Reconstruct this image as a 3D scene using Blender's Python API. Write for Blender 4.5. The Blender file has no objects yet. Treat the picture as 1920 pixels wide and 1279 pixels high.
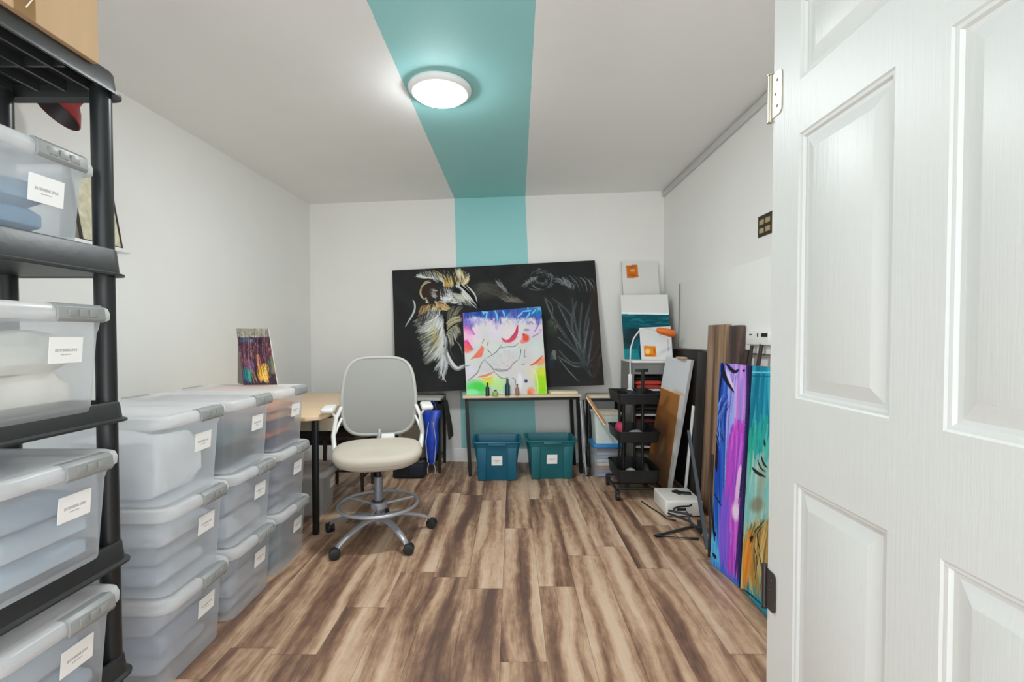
import bpy, bmesh, math, random
import numpy as np
from mathutils import Vector, Matrix
R = math.radians
PI = math.pi
sc = bpy.context.scene
COL = sc.collection

# ------------------------------------------------------------------ camera, fill world, exposure
cam_d = bpy.data.cameras.new('camera'); cam = bpy.data.objects.new('camera', cam_d); COL.objects.link(cam)
cam.location = (0, 0, 1.22); cam.rotation_euler = (R(90 - 1.3), 0, 0)
cam_d.lens = 16.5; cam_d.sensor_width = 36; cam_d.shift_y = 10.5 / 1920; cam_d.clip_start = 0.02
sc.camera = cam
world = bpy.data.worlds.new('fill_world'); sc.world = world; world.use_nodes = True  # added soft frontal fill, let in where the wall behind the camera is omitted
world.node_tree.nodes['Background'].inputs[0].default_value = (0.93, 0.97, 1.0, 1)
world.node_tree.nodes['Background'].inputs[1].default_value = 1.8
sc.view_settings.view_transform = 'Standard'; sc.view_settings.look = 'None'
sc.view_settings.gamma = 1; sc.view_settings.use_curve_mapping = False
sc.view_settings.exposure = 0.70
sc.cycles.transparent_max_bounces = 32
sc.cycles.max_bounces = 10; sc.cycles.diffuse_bounces = 6
LAMP_STRENGTH = 95.0

# ------------------------------------------------------------------ material helpers
def lin(c):
    return tuple(((v / 255) / 12.92 if v / 255 <= .04045 else ((v / 255 + .055) / 1.055) ** 2.4) for v in c[:3])

class NT:
    def __init__(s, name):
        s.m = bpy.data.materials.new(name); s.m.use_nodes = True
        s.t = s.m.node_tree; s.b = s.t.nodes['Principled BSDF']; s.out = s.t.nodes['Material Output']
    def n(s, typ, **kw):
        nd = s.t.nodes.new(typ)
        for k, v in kw.items():
            if k.startswith('i_'):
                key = k[2:]
                key = int(key) if key.isdigit() else key
                s.put(nd.inputs[key], v)
            else: setattr(nd, k, v)
        return nd
    def put(s, sock, v):
        if hasattr(v, 'is_linked') or hasattr(v, 'links'): s.t.links.new(v, sock)
        else: sock.default_value = v
    def math(s, op, a, b=0.0, c=None):
        nd = s.t.nodes.new('ShaderNodeMath'); nd.operation = op
        s.put(nd.inputs[0], a); s.put(nd.inputs[1], b)
        if c is not None: s.put(nd.inputs[2], c)
        return nd.outputs[0]
    def mix(s, f, a, b):
        nd = s.t.nodes.new('ShaderNodeMix'); nd.data_type = 'RGBA'
        s.put(nd.inputs[0], f)
        s.put(nd.inputs[6], a if not isinstance(a, tuple) else (*a[:3], 1)); s.put(nd.inputs[7], b if not isinstance(b, tuple) else (*b[:3], 1))
        return nd.outputs[2]
    def obj(s):
        tc = s.t.nodes.new('ShaderNodeTexCoord'); return tc.outputs['Object']
    def gen(s):
        tc = s.t.nodes.new('ShaderNodeTexCoord'); return tc.outputs['Generated']
    def sep(s, v):
        nd = s.t.nodes.new('ShaderNodeSeparateXYZ'); s.put(nd.inputs[0], v); return nd.outputs
    def comb(s, x, y, z):
        nd = s.t.nodes.new('ShaderNodeCombineXYZ')
        s.put(nd.inputs[0], x); s.put(nd.inputs[1], y); s.put(nd.inputs[2], z); return nd.outputs[0]
    def noise(s, vec, scale, detail=3, rough=.5):
        nd = s.n('ShaderNodeTexNoise'); s.put(nd.inputs['Vector'], vec)
        nd.inputs['Scale'].default_value = scale; nd.inputs['Detail'].default_value = detail; nd.inputs['Roughness'].default_value = rough
        return nd.outputs[0]
    def ramp(s, f, stops):
        nd = s.t.nodes.new('ShaderNodeValToRGB'); s.put(nd.inputs[0], f)
        el = nd.color_ramp.elements
        while len(el) > 1: el.remove(el[-1])
        el[0].position = stops[0][0]; el[0].color = (*lin(stops[0][1]), 1)
        for p, c in stops[1:]:
            e = el.new(p); e.color = (*lin(c), 1)
        return nd.outputs[0]
    def bump(s, h, strength=.2, dist=.01):
        nd = s.t.nodes.new('ShaderNodeBump'); nd.inputs['Strength'].default_value = strength; nd.inputs['Distance'].default_value = dist
        s.put(nd.inputs['Height'], h); s.t.links.new(nd.outputs[0], s.b.inputs['Normal'])
    def base(s, c): s.put(s.b.inputs['Base Color'], (*c[:3], 1) if isinstance(c, tuple) else c)

MATS = {}
def mat(name, rgb, rough=.5, metal=0, var=.06, vscale=8, bump=0, bscale=60, spec=.5):
    if name in MATS: return MATS[name]
    s = NT(name); c = lin(rgb)
    o = s.obj()
    if var:
        nz = s.noise(o, vscale, 3)
        lo = tuple(x * (1 - var) for x in c); hi = tuple(min(1, x * (1 + var)) for x in c)
        s.base(s.mix(nz, lo, hi))
    else: s.base(c)
    s.b.inputs['Roughness'].default_value = rough; s.b.inputs['Metallic'].default_value = metal
    s.b.inputs['Specular IOR Level'].default_value = spec
    if bump: s.bump(s.noise(o, bscale, 4), bump, .004)
    MATS[name] = s.m
    return s.m

def emissive(name, rgb, strength):
    s = NT(name); s.base((.8, .8, .8)); s.b.inputs['Emission Color'].default_value = (*rgb, 1); s.b.inputs['Emission Strength'].default_value = strength
    MATS[name] = s.m; return s.m

# ------------------------------------------------------------------ mesh helpers
def BM(): return bmesh.new()
def add_box(bm, c, size, rot=None, bevel=0, seg=2, mi=0):
    t = bmesh.new(); bmesh.ops.create_cube(t, size=1)
    for v in t.verts: v.co = Vector((v.co.x * size[0], v.co.y * size[1], v.co.z * size[2]))
    if bevel: bmesh.ops.bevel(t, geom=list(t.edges), offset=bevel, segments=seg, profile=.5, affect='EDGES')
    M = Matrix.Translation(c)
    if rot is not None: M = M @ (rot.to_4x4() if hasattr(rot, 'to_4x4') else rot)
    t.transform(M); merge(bm, t, mi); return bm
def merge(bm, t, mi=0):
    for f in t.faces: f.material_index = mi
    me = bpy.data.meshes.new('tmp'); t.to_mesh(me); t.free(); bm.from_mesh(me); bpy.data.meshes.remove(me)
def span_box(bm, a, b, **k):
    a, b = Vector(a), Vector(b)
    return add_box(bm, (a + b) / 2, [abs(b[i] - a[i]) for i in range(3)], **k)
def add_tube(bm, pts, r, seg=10, mi=0, closed=False, cap=True, flat=1.0):
    pts = [Vector(p) for p in pts]; n = len(pts)
    rs = r if isinstance(r, (list, tuple)) else [r] * n
    rings = []; prev = None
    for i, p in enumerate(pts):
        if closed: d = pts[(i + 1) % n] - pts[i - 1]
        else: d = pts[min(i + 1, n - 1)] - pts[max(i - 1, 0)]
        d.normalize()
        if prev is None:
            u = d.orthogonal().normalized()
            if abs(d.z) < .9: u = d.cross(Vector((0, 0, 1))).normalized()
        else:
            u = (prev - d * prev.dot(d)).normalized()
        prev = u; w = d.cross(u)
        rings.append([bm.verts.new(p + (u * math.cos(2 * PI * k / seg) + w * math.sin(2 * PI * k / seg) * flat) * rs[i]) for k in range(seg)])
    m = n if closed else n - 1
    for i in range(m):
        A, B = rings[i], rings[(i + 1) % n]
        for k in range(seg):
            f = bm.faces.new((A[k], A[(k + 1) % seg], B[(k + 1) % seg], B[k])); f.smooth = True; f.material_index = mi
    if not closed and cap:
        for rg in (rings[0], rings[-1]):
            f = bm.faces.new(rg); f.material_index = mi
    return bm
def add_lathe(bm, prof, c=(0, 0, 0), seg=24, mi=0, M=None):
    t = bmesh.new(); rings = []
    for r, z in prof:
        if r < 1e-5: rings.append([t.verts.new((0, 0, z))])
        else: rings.append([t.verts.new((r * math.cos(2 * PI * k / seg), r * math.sin(2 * PI * k / seg), z)) for k in range(seg)])
    for A, B in zip(rings, rings[1:]):
        for k in range(seg):
            k2 = (k + 1) % seg
            if len(A) == 1 and len(B) == 1: continue
            if len(A) == 1: f = t.faces.new((A[0], B[k2], B[k]))
            elif len(B) == 1: f = t.faces.new((A[k], A[k2], B[0]))
            else: f = t.faces.new((A[k], A[k2], B[k2], B[k]))
            f.smooth = True
    t.transform((Matrix.Translation(c) @ M) if M is not None else Matrix.Translation(c)); merge(bm, t, mi); return bm
def rrect(w, l, r, n=6):
    pts = []
    for cx, cy, a0 in ((l / 2 - r, w / 2 - r, 0), (-l / 2 + r, w / 2 - r, 90), (-l / 2 + r, -w / 2 + r, 180), (l / 2 - r, -w / 2 + r, 270)):
        for k in range(n + 1):
            a = R(a0 + 90 * k / n); pts.append((cx + r * math.cos(a), cy + r * math.sin(a)))
    return pts
def loft(bm, rings, cap0=False, cap1=False, smooth=True, mi=0):
    vs = [[bm.verts.new(p) for p in rg] for rg in rings]; n = len(vs[0])
    for A, B in zip(vs, vs[1:]):
        for k in range(n):
            f = bm.faces.new((A[k], A[(k + 1) % n], B[(k + 1) % n], B[k])); f.smooth = smooth; f.material_index = mi
    if cap0: f = bm.faces.new(vs[0][::-1]); f.material_index = mi
    if cap1: f = bm.faces.new(vs[-1]); f.material_index = mi
    return bm
def ring3(w, l, r, z, n=6): return [(x, y, z) for x, y in rrect(w, l, r, n)]
def prism(bm, poly, off, mi=0):
    """poly: list of world points (planar), off: extrusion vector"""
    off = Vector(off); a = [bm.verts.new(Vector(p)) for p in poly]; b = [bm.verts.new(Vector(p) + off) for p in poly]
    fs = [bm.faces.new(a), bm.faces.new(b[::-1])]
    n = len(a)
    for k in range(n): fs.append(bm.faces.new((a[k], b[k], b[(k + 1) % n], a[(k + 1) % n])))
    for f in fs: f.material_index = mi
    return bm

def tag(o, label=None, cat=None, group=None, kind=None):
    if label: o['label'] = label
    if cat: o['category'] = cat
    if group: o['group'] = group
    if kind: o['kind'] = kind
    return o
def thing(name, label, cat, loc=(0, 0, 0), rotz=0, group=None):
    o = bpy.data.objects.new(name, None); COL.objects.link(o); o.empty_display_size = .05
    o.location = loc; o.rotation_euler = (0, 0, rotz)
    return tag(o, label, cat, group)
def obj(name, bm, mats, parent=None, world=False, angle=40, recalc=True, bevel=0):
    """world=True: vertices were given in world coordinates (parent chain unrotated)"""
    if recalc: bmesh.ops.recalc_face_normals(bm, faces=list(bm.faces))
    if bevel:
        es = [e for e in bm.edges if len(e.link_faces) == 2 and e.calc_face_angle(0) > R(30)]
        bmesh.ops.bevel(bm, geom=es, offset=bevel, segments=2, profile=.5, affect='EDGES')
    if world and parent is not None:
        off = Vector((0, 0, 0)); p = parent
        while p is not None: off += p.location; p = p.parent
        bm.transform(Matrix.Translation(-off))
    me = bpy.data.meshes.new(name); bm.to_mesh(me); bm.free()
    for m in (mats if isinstance(mats, (list, tuple)) else [mats]): me.materials.append(m)
    for p in me.polygons: p.use_smooth = True
    me.set_sharp_from_angle(angle=R(angle))
    o = bpy.data.objects.new(name, me); COL.objects.link(o)
    if parent is not None: o.parent = parent
    return o
def recenter(o):
    """move the origin of a single-mesh thing to its bottom centre"""
    co = np.array([v.co[:] for v in o.data.vertices]); c = Vector(((co[:, 0].min() + co[:, 0].max()) / 2, (co[:, 1].min() + co[:, 1].max()) / 2, co[:, 2].min()))
    o.data.transform(Matrix.Translation(-c)); o.location = c; return o
def copy_tree(o, parent=None):
    c = o.copy(); COL.objects.link(c)
    if parent is not None: c.parent = parent
    for ch in list(o.children): copy_tree(ch, c)
    return c
def struct(name, bm, m, **k): o = obj(name, bm, m, **k); o['kind'] = 'structure'; return o

# ------------------------------------------------------------------ common materials
M_white = mat('white_paint', (236, 236, 233), .4, var=.01)
M_black = mat('black_metal', (26, 27, 28), .38, .3, var=.15)
M_blkp = mat('black_plastic', (30, 32, 34), .42, var=.25, vscale=5, bump=.15, bscale=40)
M_rack = mat('rack_plastic', (44, 46, 46), .42, var=.6, vscale=6, bump=.2, bscale=30)
M_chrome = mat('satin_metal', (196, 190, 178), .3, .9)
M_silver = mat('silver_grey_plastic', (176, 180, 188), .35, .35, var=.04)
M_canvas = mat('canvas_white', (236, 236, 234), .8, var=.02, bump=.1, bscale=300)
M_raw = mat('canvas_edge', (205, 200, 190), .8)
M_wood = mat('stretcher_wood', (196, 160, 116), .6, var=.15, vscale=20)
M_dark = mat('dark_wood', (58, 44, 36), .5, var=.2, vscale=12)

# ------------------------------------------------------------------ room
def wy(x): return 4.62 - .05 * (x + 1.98)         # back wall line
def cz(x): return 2.51 + .022 * (x + 1.98)        # ceiling height
XR = 1.43
def xl(y): return -1.98 - .042 * (4.62 - y)       # left wall line
Y0 = -0.75

TEAL = lin((154, 212, 212))
def wall_mat(name, rgb, stripe=None):
    s = NT(name); o = s.obj(); x, y, z = s.sep(o)
    c = lin(rgb); nz = s.noise(o, 3, 3)
    col = s.mix(nz, tuple(v * .97 for v in c), tuple(min(1, v * 1.03) for v in c))
    if stripe:
        t = {'y': y, 'z': z}[stripe[0]]
        (a0, a1), (b0, b1) = stripe[1], stripe[2]
        l = s.math('MULTIPLY_ADD', t, a1, a0); r = s.math('MULTIPLY_ADD', t, b1, b0)
        e = s.math('MULTIPLY', s.math('SUBTRACT', s.noise(o, 14, 2), .5), .006)
        m = s.math('MULTIPLY', s.math('GREATER_THAN', s.math('ADD', x, e), l), s.math('LESS_THAN', s.math('ADD', x, e), r))
        col = s.mix(m, col, TEAL)
    s.base(col); s.b.inputs['Roughness'].default_value = .62
    s.b.inputs['Specular IOR Level'].default_value = .25
    s.bump(s.noise(o, 90, 4), .12, .003)
    return s.m
def line(p0, p1):
    k = (p1[1] - p0[1]) / (p1[0] - p0[0]); return (p0[1] - k * p0[0], k)
M_wall = wall_mat('wall_paint', (236, 236, 232))
M_ceil = wall_mat('ceiling_paint', (238, 239, 237), ('y', line((1.9, -.572), (4.55, -.553)), line((1.9, .094), (4.55, .129))))
M_back = wall_mat('back_wall_paint', (234, 233, 229), ('z', line((2.51, -.553), (.34, -.496)), line((2.51, .129), (.34, .228))))

def quad(bm, pts, mi=0):
    f = bm.faces.new([bm.verts.new(p) for p in pts]); f.material_index = mi
b = BM(); T = .1
prism(b, [(-2.3, Y0, 0), (XR + .1, Y0, 0), (XR + .1, 4.8, 0), (-2.3, 4.8, 0)], (0, 0, -.1))

def floor_mat():
    s = NT('floor_planks'); o = s.obj(); x, y, z = s.sep(o)
    W, L = .176, 1.22
    xs = s.math('DIVIDE', s.math('ADD', x, .045), W); ix = s.math('FLOOR', xs)
    wn = s.n('ShaderNodeTexWhiteNoise'); wn.noise_dimensions = '1D'; s.put(wn.inputs['W'], ix)
    ys = s.math('ADD', s.math('DIVIDE', y, L), s.math('MULTIPLY', wn.outputs[0], 1.0)); iy = s.math('FLOOR', ys)
    w2 = s.n('ShaderNodeTexWhiteNoise'); w2.noise_dimensions = '2D'; s.put(w2.inputs['Vector'], s.comb(ix, iy, 0.0))
    pid = w2.outputs[0]
    # long flowing streaks, shifted per plank
    warp = s.math('MULTIPLY', s.math('SUBTRACT', s.noise(s.comb(s.math('MULTIPLY', x, 2.2), s.math('MULTIPLY', y, 1.3), s.math('MULTIPLY', pid, 40.0)), 1.0, 2), .5), .13)
    xx = s.math('ADD', x, warp)
    st = s.noise(s.comb(s.math('MULTIPLY', xx, 16.0), s.math('MULTIPLY', y, .8), s.math('MULTIPLY', pid, 23.0)), 1.0, 1.2, .4)
    fine = s.noise(s.comb(s.math('MULTIPLY', xx, 90.0), s.math('MULTIPLY', y, 8.0), s.math('MULTIPLY', pid, 9.0)), 1.0, 4, .65)
    blot = s.noise(s.comb(s.math('MULTIPLY', x, 30.0), s.math('MULTIPLY', y, 14.0), s.math('MULTIPLY', pid, 5.0)), 1.0, 4, .6)
    f = s.math('ADD', s.math('MULTIPLY', st, .70), s.math('ADD', s.math('MULTIPLY', fine, .24), s.math('MULTIPLY', blot, .18)))
    f = s.math('ADD', f, s.math('MULTIPLY', s.math('SUBTRACT', pid, .5), .10))
    col = s.ramp(f, [(.39, (100, 76, 66)), (.475, (130, 99, 80)), (.545, (162, 129, 104)), (.62, (192, 160, 132)), (.73, (212, 187, 162))])
    hue = s.mix(s.math('MULTIPLY', w2.outputs[0], .18), (1, 1, 1), (1.0, .86, .80))
    mx = s.n('ShaderNodeMix'); mx.data_type = 'RGBA'; mx.blend_type = 'MULTIPLY'; mx.inputs[0].default_value = 1
    s.put(mx.inputs[6], col); s.put(mx.inputs[7], hue)
    fx = s.math('FRACT', xs); fy = s.math('FRACT', ys)
    ex = s.math('MINIMUM', fx, s.math('SUBTRACT', 1.0, fx)); ey = s.math('MINIMUM', fy, s.math('SUBTRACT', 1.0, fy))
    gap = s.math('MAXIMUM', s.math('LESS_THAN', ex, .008), s.math('LESS_THAN', ey, .0016))
    s.base(s.mix(s.math('MULTIPLY', gap, .45), mx.outputs[2], lin((70, 52, 44))))
    s.b.inputs['Roughness'].default_value = .42; s.b.inputs['Specular IOR Level'].default_value = .35
    s.bump(s.math('SUBTRACT', s.math('MULTIPLY', fine, .3), gap), .12, .002)
    return s.m
struct('floor', b, floor_mat())

b = BM(); prism(b, [(-2.3, Y0, cz(-2.3)), (-2.3, 4.8, cz(-2.3)), (XR + .1, 4.8, cz(XR + .1)), (XR + .1, Y0, cz(XR + .1))], (0, 0, .1))
struct('ceiling', b, M_ceil)
b = BM(); prism(b, [(-2.12, wy(-2.12), 0), (XR + .1, wy(XR + .1), 0), (XR + .1, wy(XR + .1), cz(XR + .1)), (-2.12, wy(-2.12), cz(-2.12))], (0, .1, 0))
struct('wall_back', b, M_back)
b = BM(); prism(b, [(xl(4.62), 4.62, 0), (xl(4.62), 4.62, cz(-2)), (xl(Y0), Y0, cz(-2.2)), (xl(Y0), Y0, 0)], (-.1, 0, 0))
struct('wall_left', b, M_wall)
b = BM(); prism(b, [(XR, wy(XR), 0), (XR, wy(XR), cz(XR)), (XR, Y0, cz(XR)), (XR, Y0, 0)], (.1, 0, 0))
struct('wall_right', b, M_wall)

def baseboard(name, p, q, n):
    """profile along p->q; n points into the room"""
    b = BM(); p, q, n = Vector(p), Vector(q), Vector(n)
    prof = [(0, 0), (.014, 0), (.014, .095), (.010, .105), (.010, .118), (.004, .128), (0, .128)]
    loft(b, [[p + n * d + Vector((0, 0, h)) for d, h in prof], [q + n * d + Vector((0, 0, h)) for d, h in prof]], True, True, smooth=False)
    return struct(name, b, M_white)
baseboard('baseboard_back', (-1.98, 4.62, 0), (XR, wy(XR), 0), (-.05, -1, 0))
baseboard('baseboard_left', (xl(Y0), Y0, 0), (xl(4.6), 4.6, 0), (1, 0, 0))
baseboard('baseboard_right', (XR, Y0, 0), (XR, 4.4, 0), (-1, 0, 0))
# strip of trim running along the top of the right wall
b = BM(); prism(b, [(XR - .002, .2, cz(XR) - .012), (XR - .002, 4.44, cz(XR) - .012), (XR - .002, 4.44, cz(XR) - .062), (XR - .002, .2, cz(XR) - .062)], (-.016, 0, 0))
struct('trim_1', b, mat('trim_paint', (206, 206, 203), .5, var=.03), bevel=.004)

# ------------------------------------------------------------------ six panel door (foreground, right)
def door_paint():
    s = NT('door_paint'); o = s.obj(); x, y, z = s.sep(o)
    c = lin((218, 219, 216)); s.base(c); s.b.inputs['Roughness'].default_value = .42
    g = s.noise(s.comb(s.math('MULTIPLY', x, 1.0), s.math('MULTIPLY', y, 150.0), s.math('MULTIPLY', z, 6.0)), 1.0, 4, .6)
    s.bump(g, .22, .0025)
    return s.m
DX, DY1, DY0, DZ1 = .70, 1.270, .360, 2.15
ys = [DY0, .472, .759, .868, 1.156, DY1]; zs = [.012, .25, .857, 1.066, 1.713, 1.842, 2.035, DZ1]
b = BM()
def dv(y, z, d): return b.verts.new((DX + d, y, z))
for i in range(5):
    for j in range(7):
        y0, y1, z0, z1 = ys[i], ys[i + 1], zs[j], zs[j + 1]
        if i in (1, 3) and j in (1, 3, 5):
            loops = [(0, 0), (.004, .003), (.010, .0045), (.014, .010), (.022, .0115), (.050, .003), (.053, .002)]
            rs = [[dv(y0 + k, z0 + k, d), dv(y1 - k, z0 + k, d), dv(y1 - k, z1 - k, d), dv(y0 + k, z1 - k, d)] for k, d in loops]
            for A, B in zip(rs, rs[1:]):
                for k in range(4): b.faces.new((A[k], A[(k + 1) % 4], B[(k + 1) % 4], B[k]))
            b.faces.new(rs[-1])
        else: b.faces.new([dv(y0, z0, 0), dv(y1, z0, 0), dv(y1, z1, 0), dv(y0, z1, 0)])
bmesh.ops.remove_doubles(b, verts=list(b.verts), dist=.0001)
# far face and edges
for pts in ([(DX + .036, DY0, zs[0]), (DX + .036, DY1, zs[0]), (DX + .036, DY1, DZ1), (DX + .036, DY0, DZ1)],
            [(DX, DY0, zs[0]), (DX + .036, DY0, zs[0]), (DX + .036, DY0, DZ1), (DX, DY0, DZ1)],
            [(DX, DY1, zs[0]), (DX + .036, DY1, zs[0]), (DX + .036, DY1, DZ1), (DX, DY1, DZ1)],
            [(DX, DY0, zs[0]), (DX, DY1, zs[0]), (DX + .036, DY1, zs[0]), (DX + .036, DY0, zs[0])],
            [(DX, DY0, DZ1), (DX, DY1, DZ1), (DX + .036, DY1, DZ1), (DX + .036, DY0, DZ1)]): quad(b, pts)
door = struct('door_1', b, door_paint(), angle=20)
for hz0, hz1 in ((1.802, 1.915), (.478, .585)):
    b = BM()
    # leaf let into the door face, rounded lower corner, three screws
    y0, y1, r = 1.228, 1.272, .014; pts = [(DX - .0005, y1, hz0)]
    for cz_, a0 in ((hz0 + r, 270), (hz1 - r, 180)):
        for k in range(5): a = R(a0 - 22.5 * k); pts.append((DX - .0005, y0 + r + r * math.cos(a), cz_ + r * math.sin(a)))
    pts.append((DX - .0005, y1, hz1))
    prism(b, pts, (-.003, 0, 0))
    mh = mat('hinge_brass', (208, 200, 180), .35, .85) if hz0 > 1 else mat('hinge_dark', (92, 90, 92), .35, .85)
    hp = obj('hinge', b, mh, door)
    hp['label'] = 'satin metal hinge leaf' if hz0 > 1 else 'dark grey metal hinge leaf'
    b = BM(); add_tube(b, [(DX - .004, 1.279, hz0 - .004), (DX - .004, 1.279, hz1 + .004)], .0065, 12)
    add_lathe(b, [(0, 0), (.008, .001), (.008, .004), (0, .007)], (DX - .004, 1.279, hz1 + .004), 10)
    add_lathe(b, [(0, -.007), (.008, -.004), (.008, -.001), (0, 0)], (DX - .004, 1.279, hz0 - .004), 10)
    obj('hinge_pin', b, mh, hp)
    b = BM(); prism(b, [(DX - .004, 1.2845, hz0), (DX - .004, 1.2845, hz1), (DX + .000, 1.298, hz1), (DX + .000, 1.298, hz0)], (-.0025, -.001, 0))
    obj('hinge_leaf', b, mat('hinge_bronze', (140, 132, 112), .4, .8) if hz0 > 1 else mh, hp)
    b = BM()
    for k in (.2, .5, .8):
        add_lathe(b, [(0, 0), (.0042, 0), (.0035, .0015), (0, .0018)], (DX - .0035, 1.247 + (.008 if k == .5 else 0), hz0 + k * (hz1 - hz0)), 10, M=Matrix.Rotation(R(-90), 4, 'Y'))
    obj('screw', b, mat('screw_dark', (80, 76, 66), .4, .8), hp)

# ------------------------------------------------------------------ ceiling light
LX, LY = -.385, 2.54; LZ = cz(LX)
t = thing('ceiling_light', 'round white flush ceiling light glowing on the teal ceiling stripe', 'ceiling light', (LX, LY, LZ))
b = BM(); add_lathe(b, [(0, -.001), (.166, -.001), (.168, -.006), (.167, -.014), (.158, -.026), (.146, -.034), (.136, -.035), (.134, -.028)], seg=64)
obj('housing', b, mat('lamp_housing', (240, 240, 238), .35, var=0), t)
b = BM(); add_lathe(b, [(0, -.056), (.06, -.0555), (.11, -.052), (.126, -.046), (.133, -.038), (.134, -.029), (0, -.028)], seg=64)
obj('diffuser', b, emissive('lamp_diffuser', (.93, .975, 1), LAMP_STRENGTH), t)

# ------------------------------------------------------------------ electrical fittings on right wall
t = thing('electrical_box', 'open brown electrical box with two bare receptacles set high in right wall', 'electrical box', (XR, 2.66, 1.79))
b = BM(); f_ = [(-.0, -.075, 0), (-.0, .075, 0), (-.0, .075, .115), (-.0, -.075, .115)]
for a in ((-.003, -.078, -.003, .002, -.070, .118), (-.003, .070, -.003, .002, .078, .118), (-.003, -.078, -.003, .002, .078, .004), (-.003, -.078, .111, .002, .078, .118)):
    span_box(b, a[:3], a[3:])
obj('box_rim', b, mat('box_rim', (60, 55, 44), .6), t)
b = BM(); span_box(b, (-.001, -.07, .003), (.0005, .07, .112)); obj('cavity', b, mat('cavity_dark', (52, 46, 32), .7), t)
for zz, yy in ((.03, -.03), (.078, -.028), (.03, .035), (.078, .035)):
    b = BM(); add_box(b, (-.004, yy, zz), (.010, .042, .03), bevel=.004); obj('receptacle', b, mat('receptacle_tan', (166, 150, 108), .5), t)
t = thing('wall_controller', 'small white box with black marks mounted on right wall above the leaning canvases', 'wall box', (XR - .026, 2.64, 1.17))
b = BM(); span_box(b, (-.03, -.12, 0), (0, .12, .075), bevel=.006); obj('housing', b, M_white, t)
b = BM(); span_box(b, (-.033, -.115, .045), (-.029, -.055, .065)); obj('port', b, mat('port_black', (20, 20, 20), .5), t)
b = BM(); span_box(b, (-.032, -.02, .045), (-.029, -.01, .066)); obj('mark', b, MATS['port_black'], t)
b = BM(); span_box(b, (-.032, .05, .055), (-.029, .075, .061)); obj('mark', b, MATS['port_black'], t)

# ------------------------------------------------------------------ clear storage boxes
def plastic(name, tint, alpha=.55, rough=.28):
    s = NT(name); o = s.obj()
    c = lin(tint)
    s.base(s.mix(s.noise(o, 5, 2), tuple(v * .95 for v in c), c))
    s.b.inputs['Roughness'].default_value = rough
    s.b.inputs['Subsurface Weight'].default_value = 0
    tr = s.n('ShaderNodeBsdfTransparent'); tr.inputs[0].default_value = (.96, .98, 1, 1)
    tl = s.n('ShaderNodeBsdfTranslucent'); tl.inputs[0].default_value = (*c, 1)
    m1 = s.n('ShaderNodeMixShader'); m1.inputs[0].default_value = .45
    s.t.links.new(s.b.outputs[0], m1.inputs[1]); s.t.links.new(tl.outputs[0], m1.inputs[2])
    lw = s.n('ShaderNodeLayerWeight'); lw.inputs[0].default_value = .35
    fac = s.math('MINIMUM', s.math('MULTIPLY_ADD', lw.outputs['Facing'], .35, alpha), 1.0)
    m2 = s.n('ShaderNodeMixShader'); s.t.links.new(fac, m2.inputs[0])
    s.t.links.new(tr.outputs[0], m2.inputs[1]); s.t.links.new(m1.outputs[0], m2.inputs[2])
    s.t.links.new(m2.outputs[0], s.out.inputs[0]); return s.m
M_clear = plastic('clear_plastic_body', (246, 249, 252), .28)
M_lid = plastic('clear_plastic_lid', (253, 253, 253), .66)
M_latch = mat('latch_grey', (150, 152, 150), .4, var=.05)
def label_mat(name, ax):
    s = NT(name); g = s.sep(s.gen()); h = g[ax]; v = g[2]
    band = s.math('LESS_THAN', s.math('ABSOLUTE', s.math('SUBTRACT', v, .5)), .055)
    w = s.math('LESS_THAN', s.math('ABSOLUTE', s.math('SUBTRACT', h, .5)), .33)
    n = s.math('GREATER_THAN', s.noise(s.comb(s.math('MULTIPLY', h, 34.0), s.math('MULTIPLY', v, 9.0), 0.0), 1.0, 2), .42)
    b2 = s.math('LESS_THAN', s.math('ABSOLUTE', s.math('SUBTRACT', v, .33)), .025)
    w2 = s.math('LESS_THAN', s.math('ABSOLUTE', s.math('SUBTRACT', h, .5)), .16)
    m = s.math('MAXIMUM', s.math('MULTIPLY', band, w), s.math('MULTIPLY', b2, w2))
    s.base(s.mix(s.math('MULTIPLY', s.math('MULTIPLY', m, n), .5), lin((248, 247, 244)), lin((90, 86, 88)))); s.b.inputs['Roughness'].default_value = .6
    return s.m
M_label_y = label_mat('label_paper_end', 1); M_label_x = label_mat('label_paper_front', 0)

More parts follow.
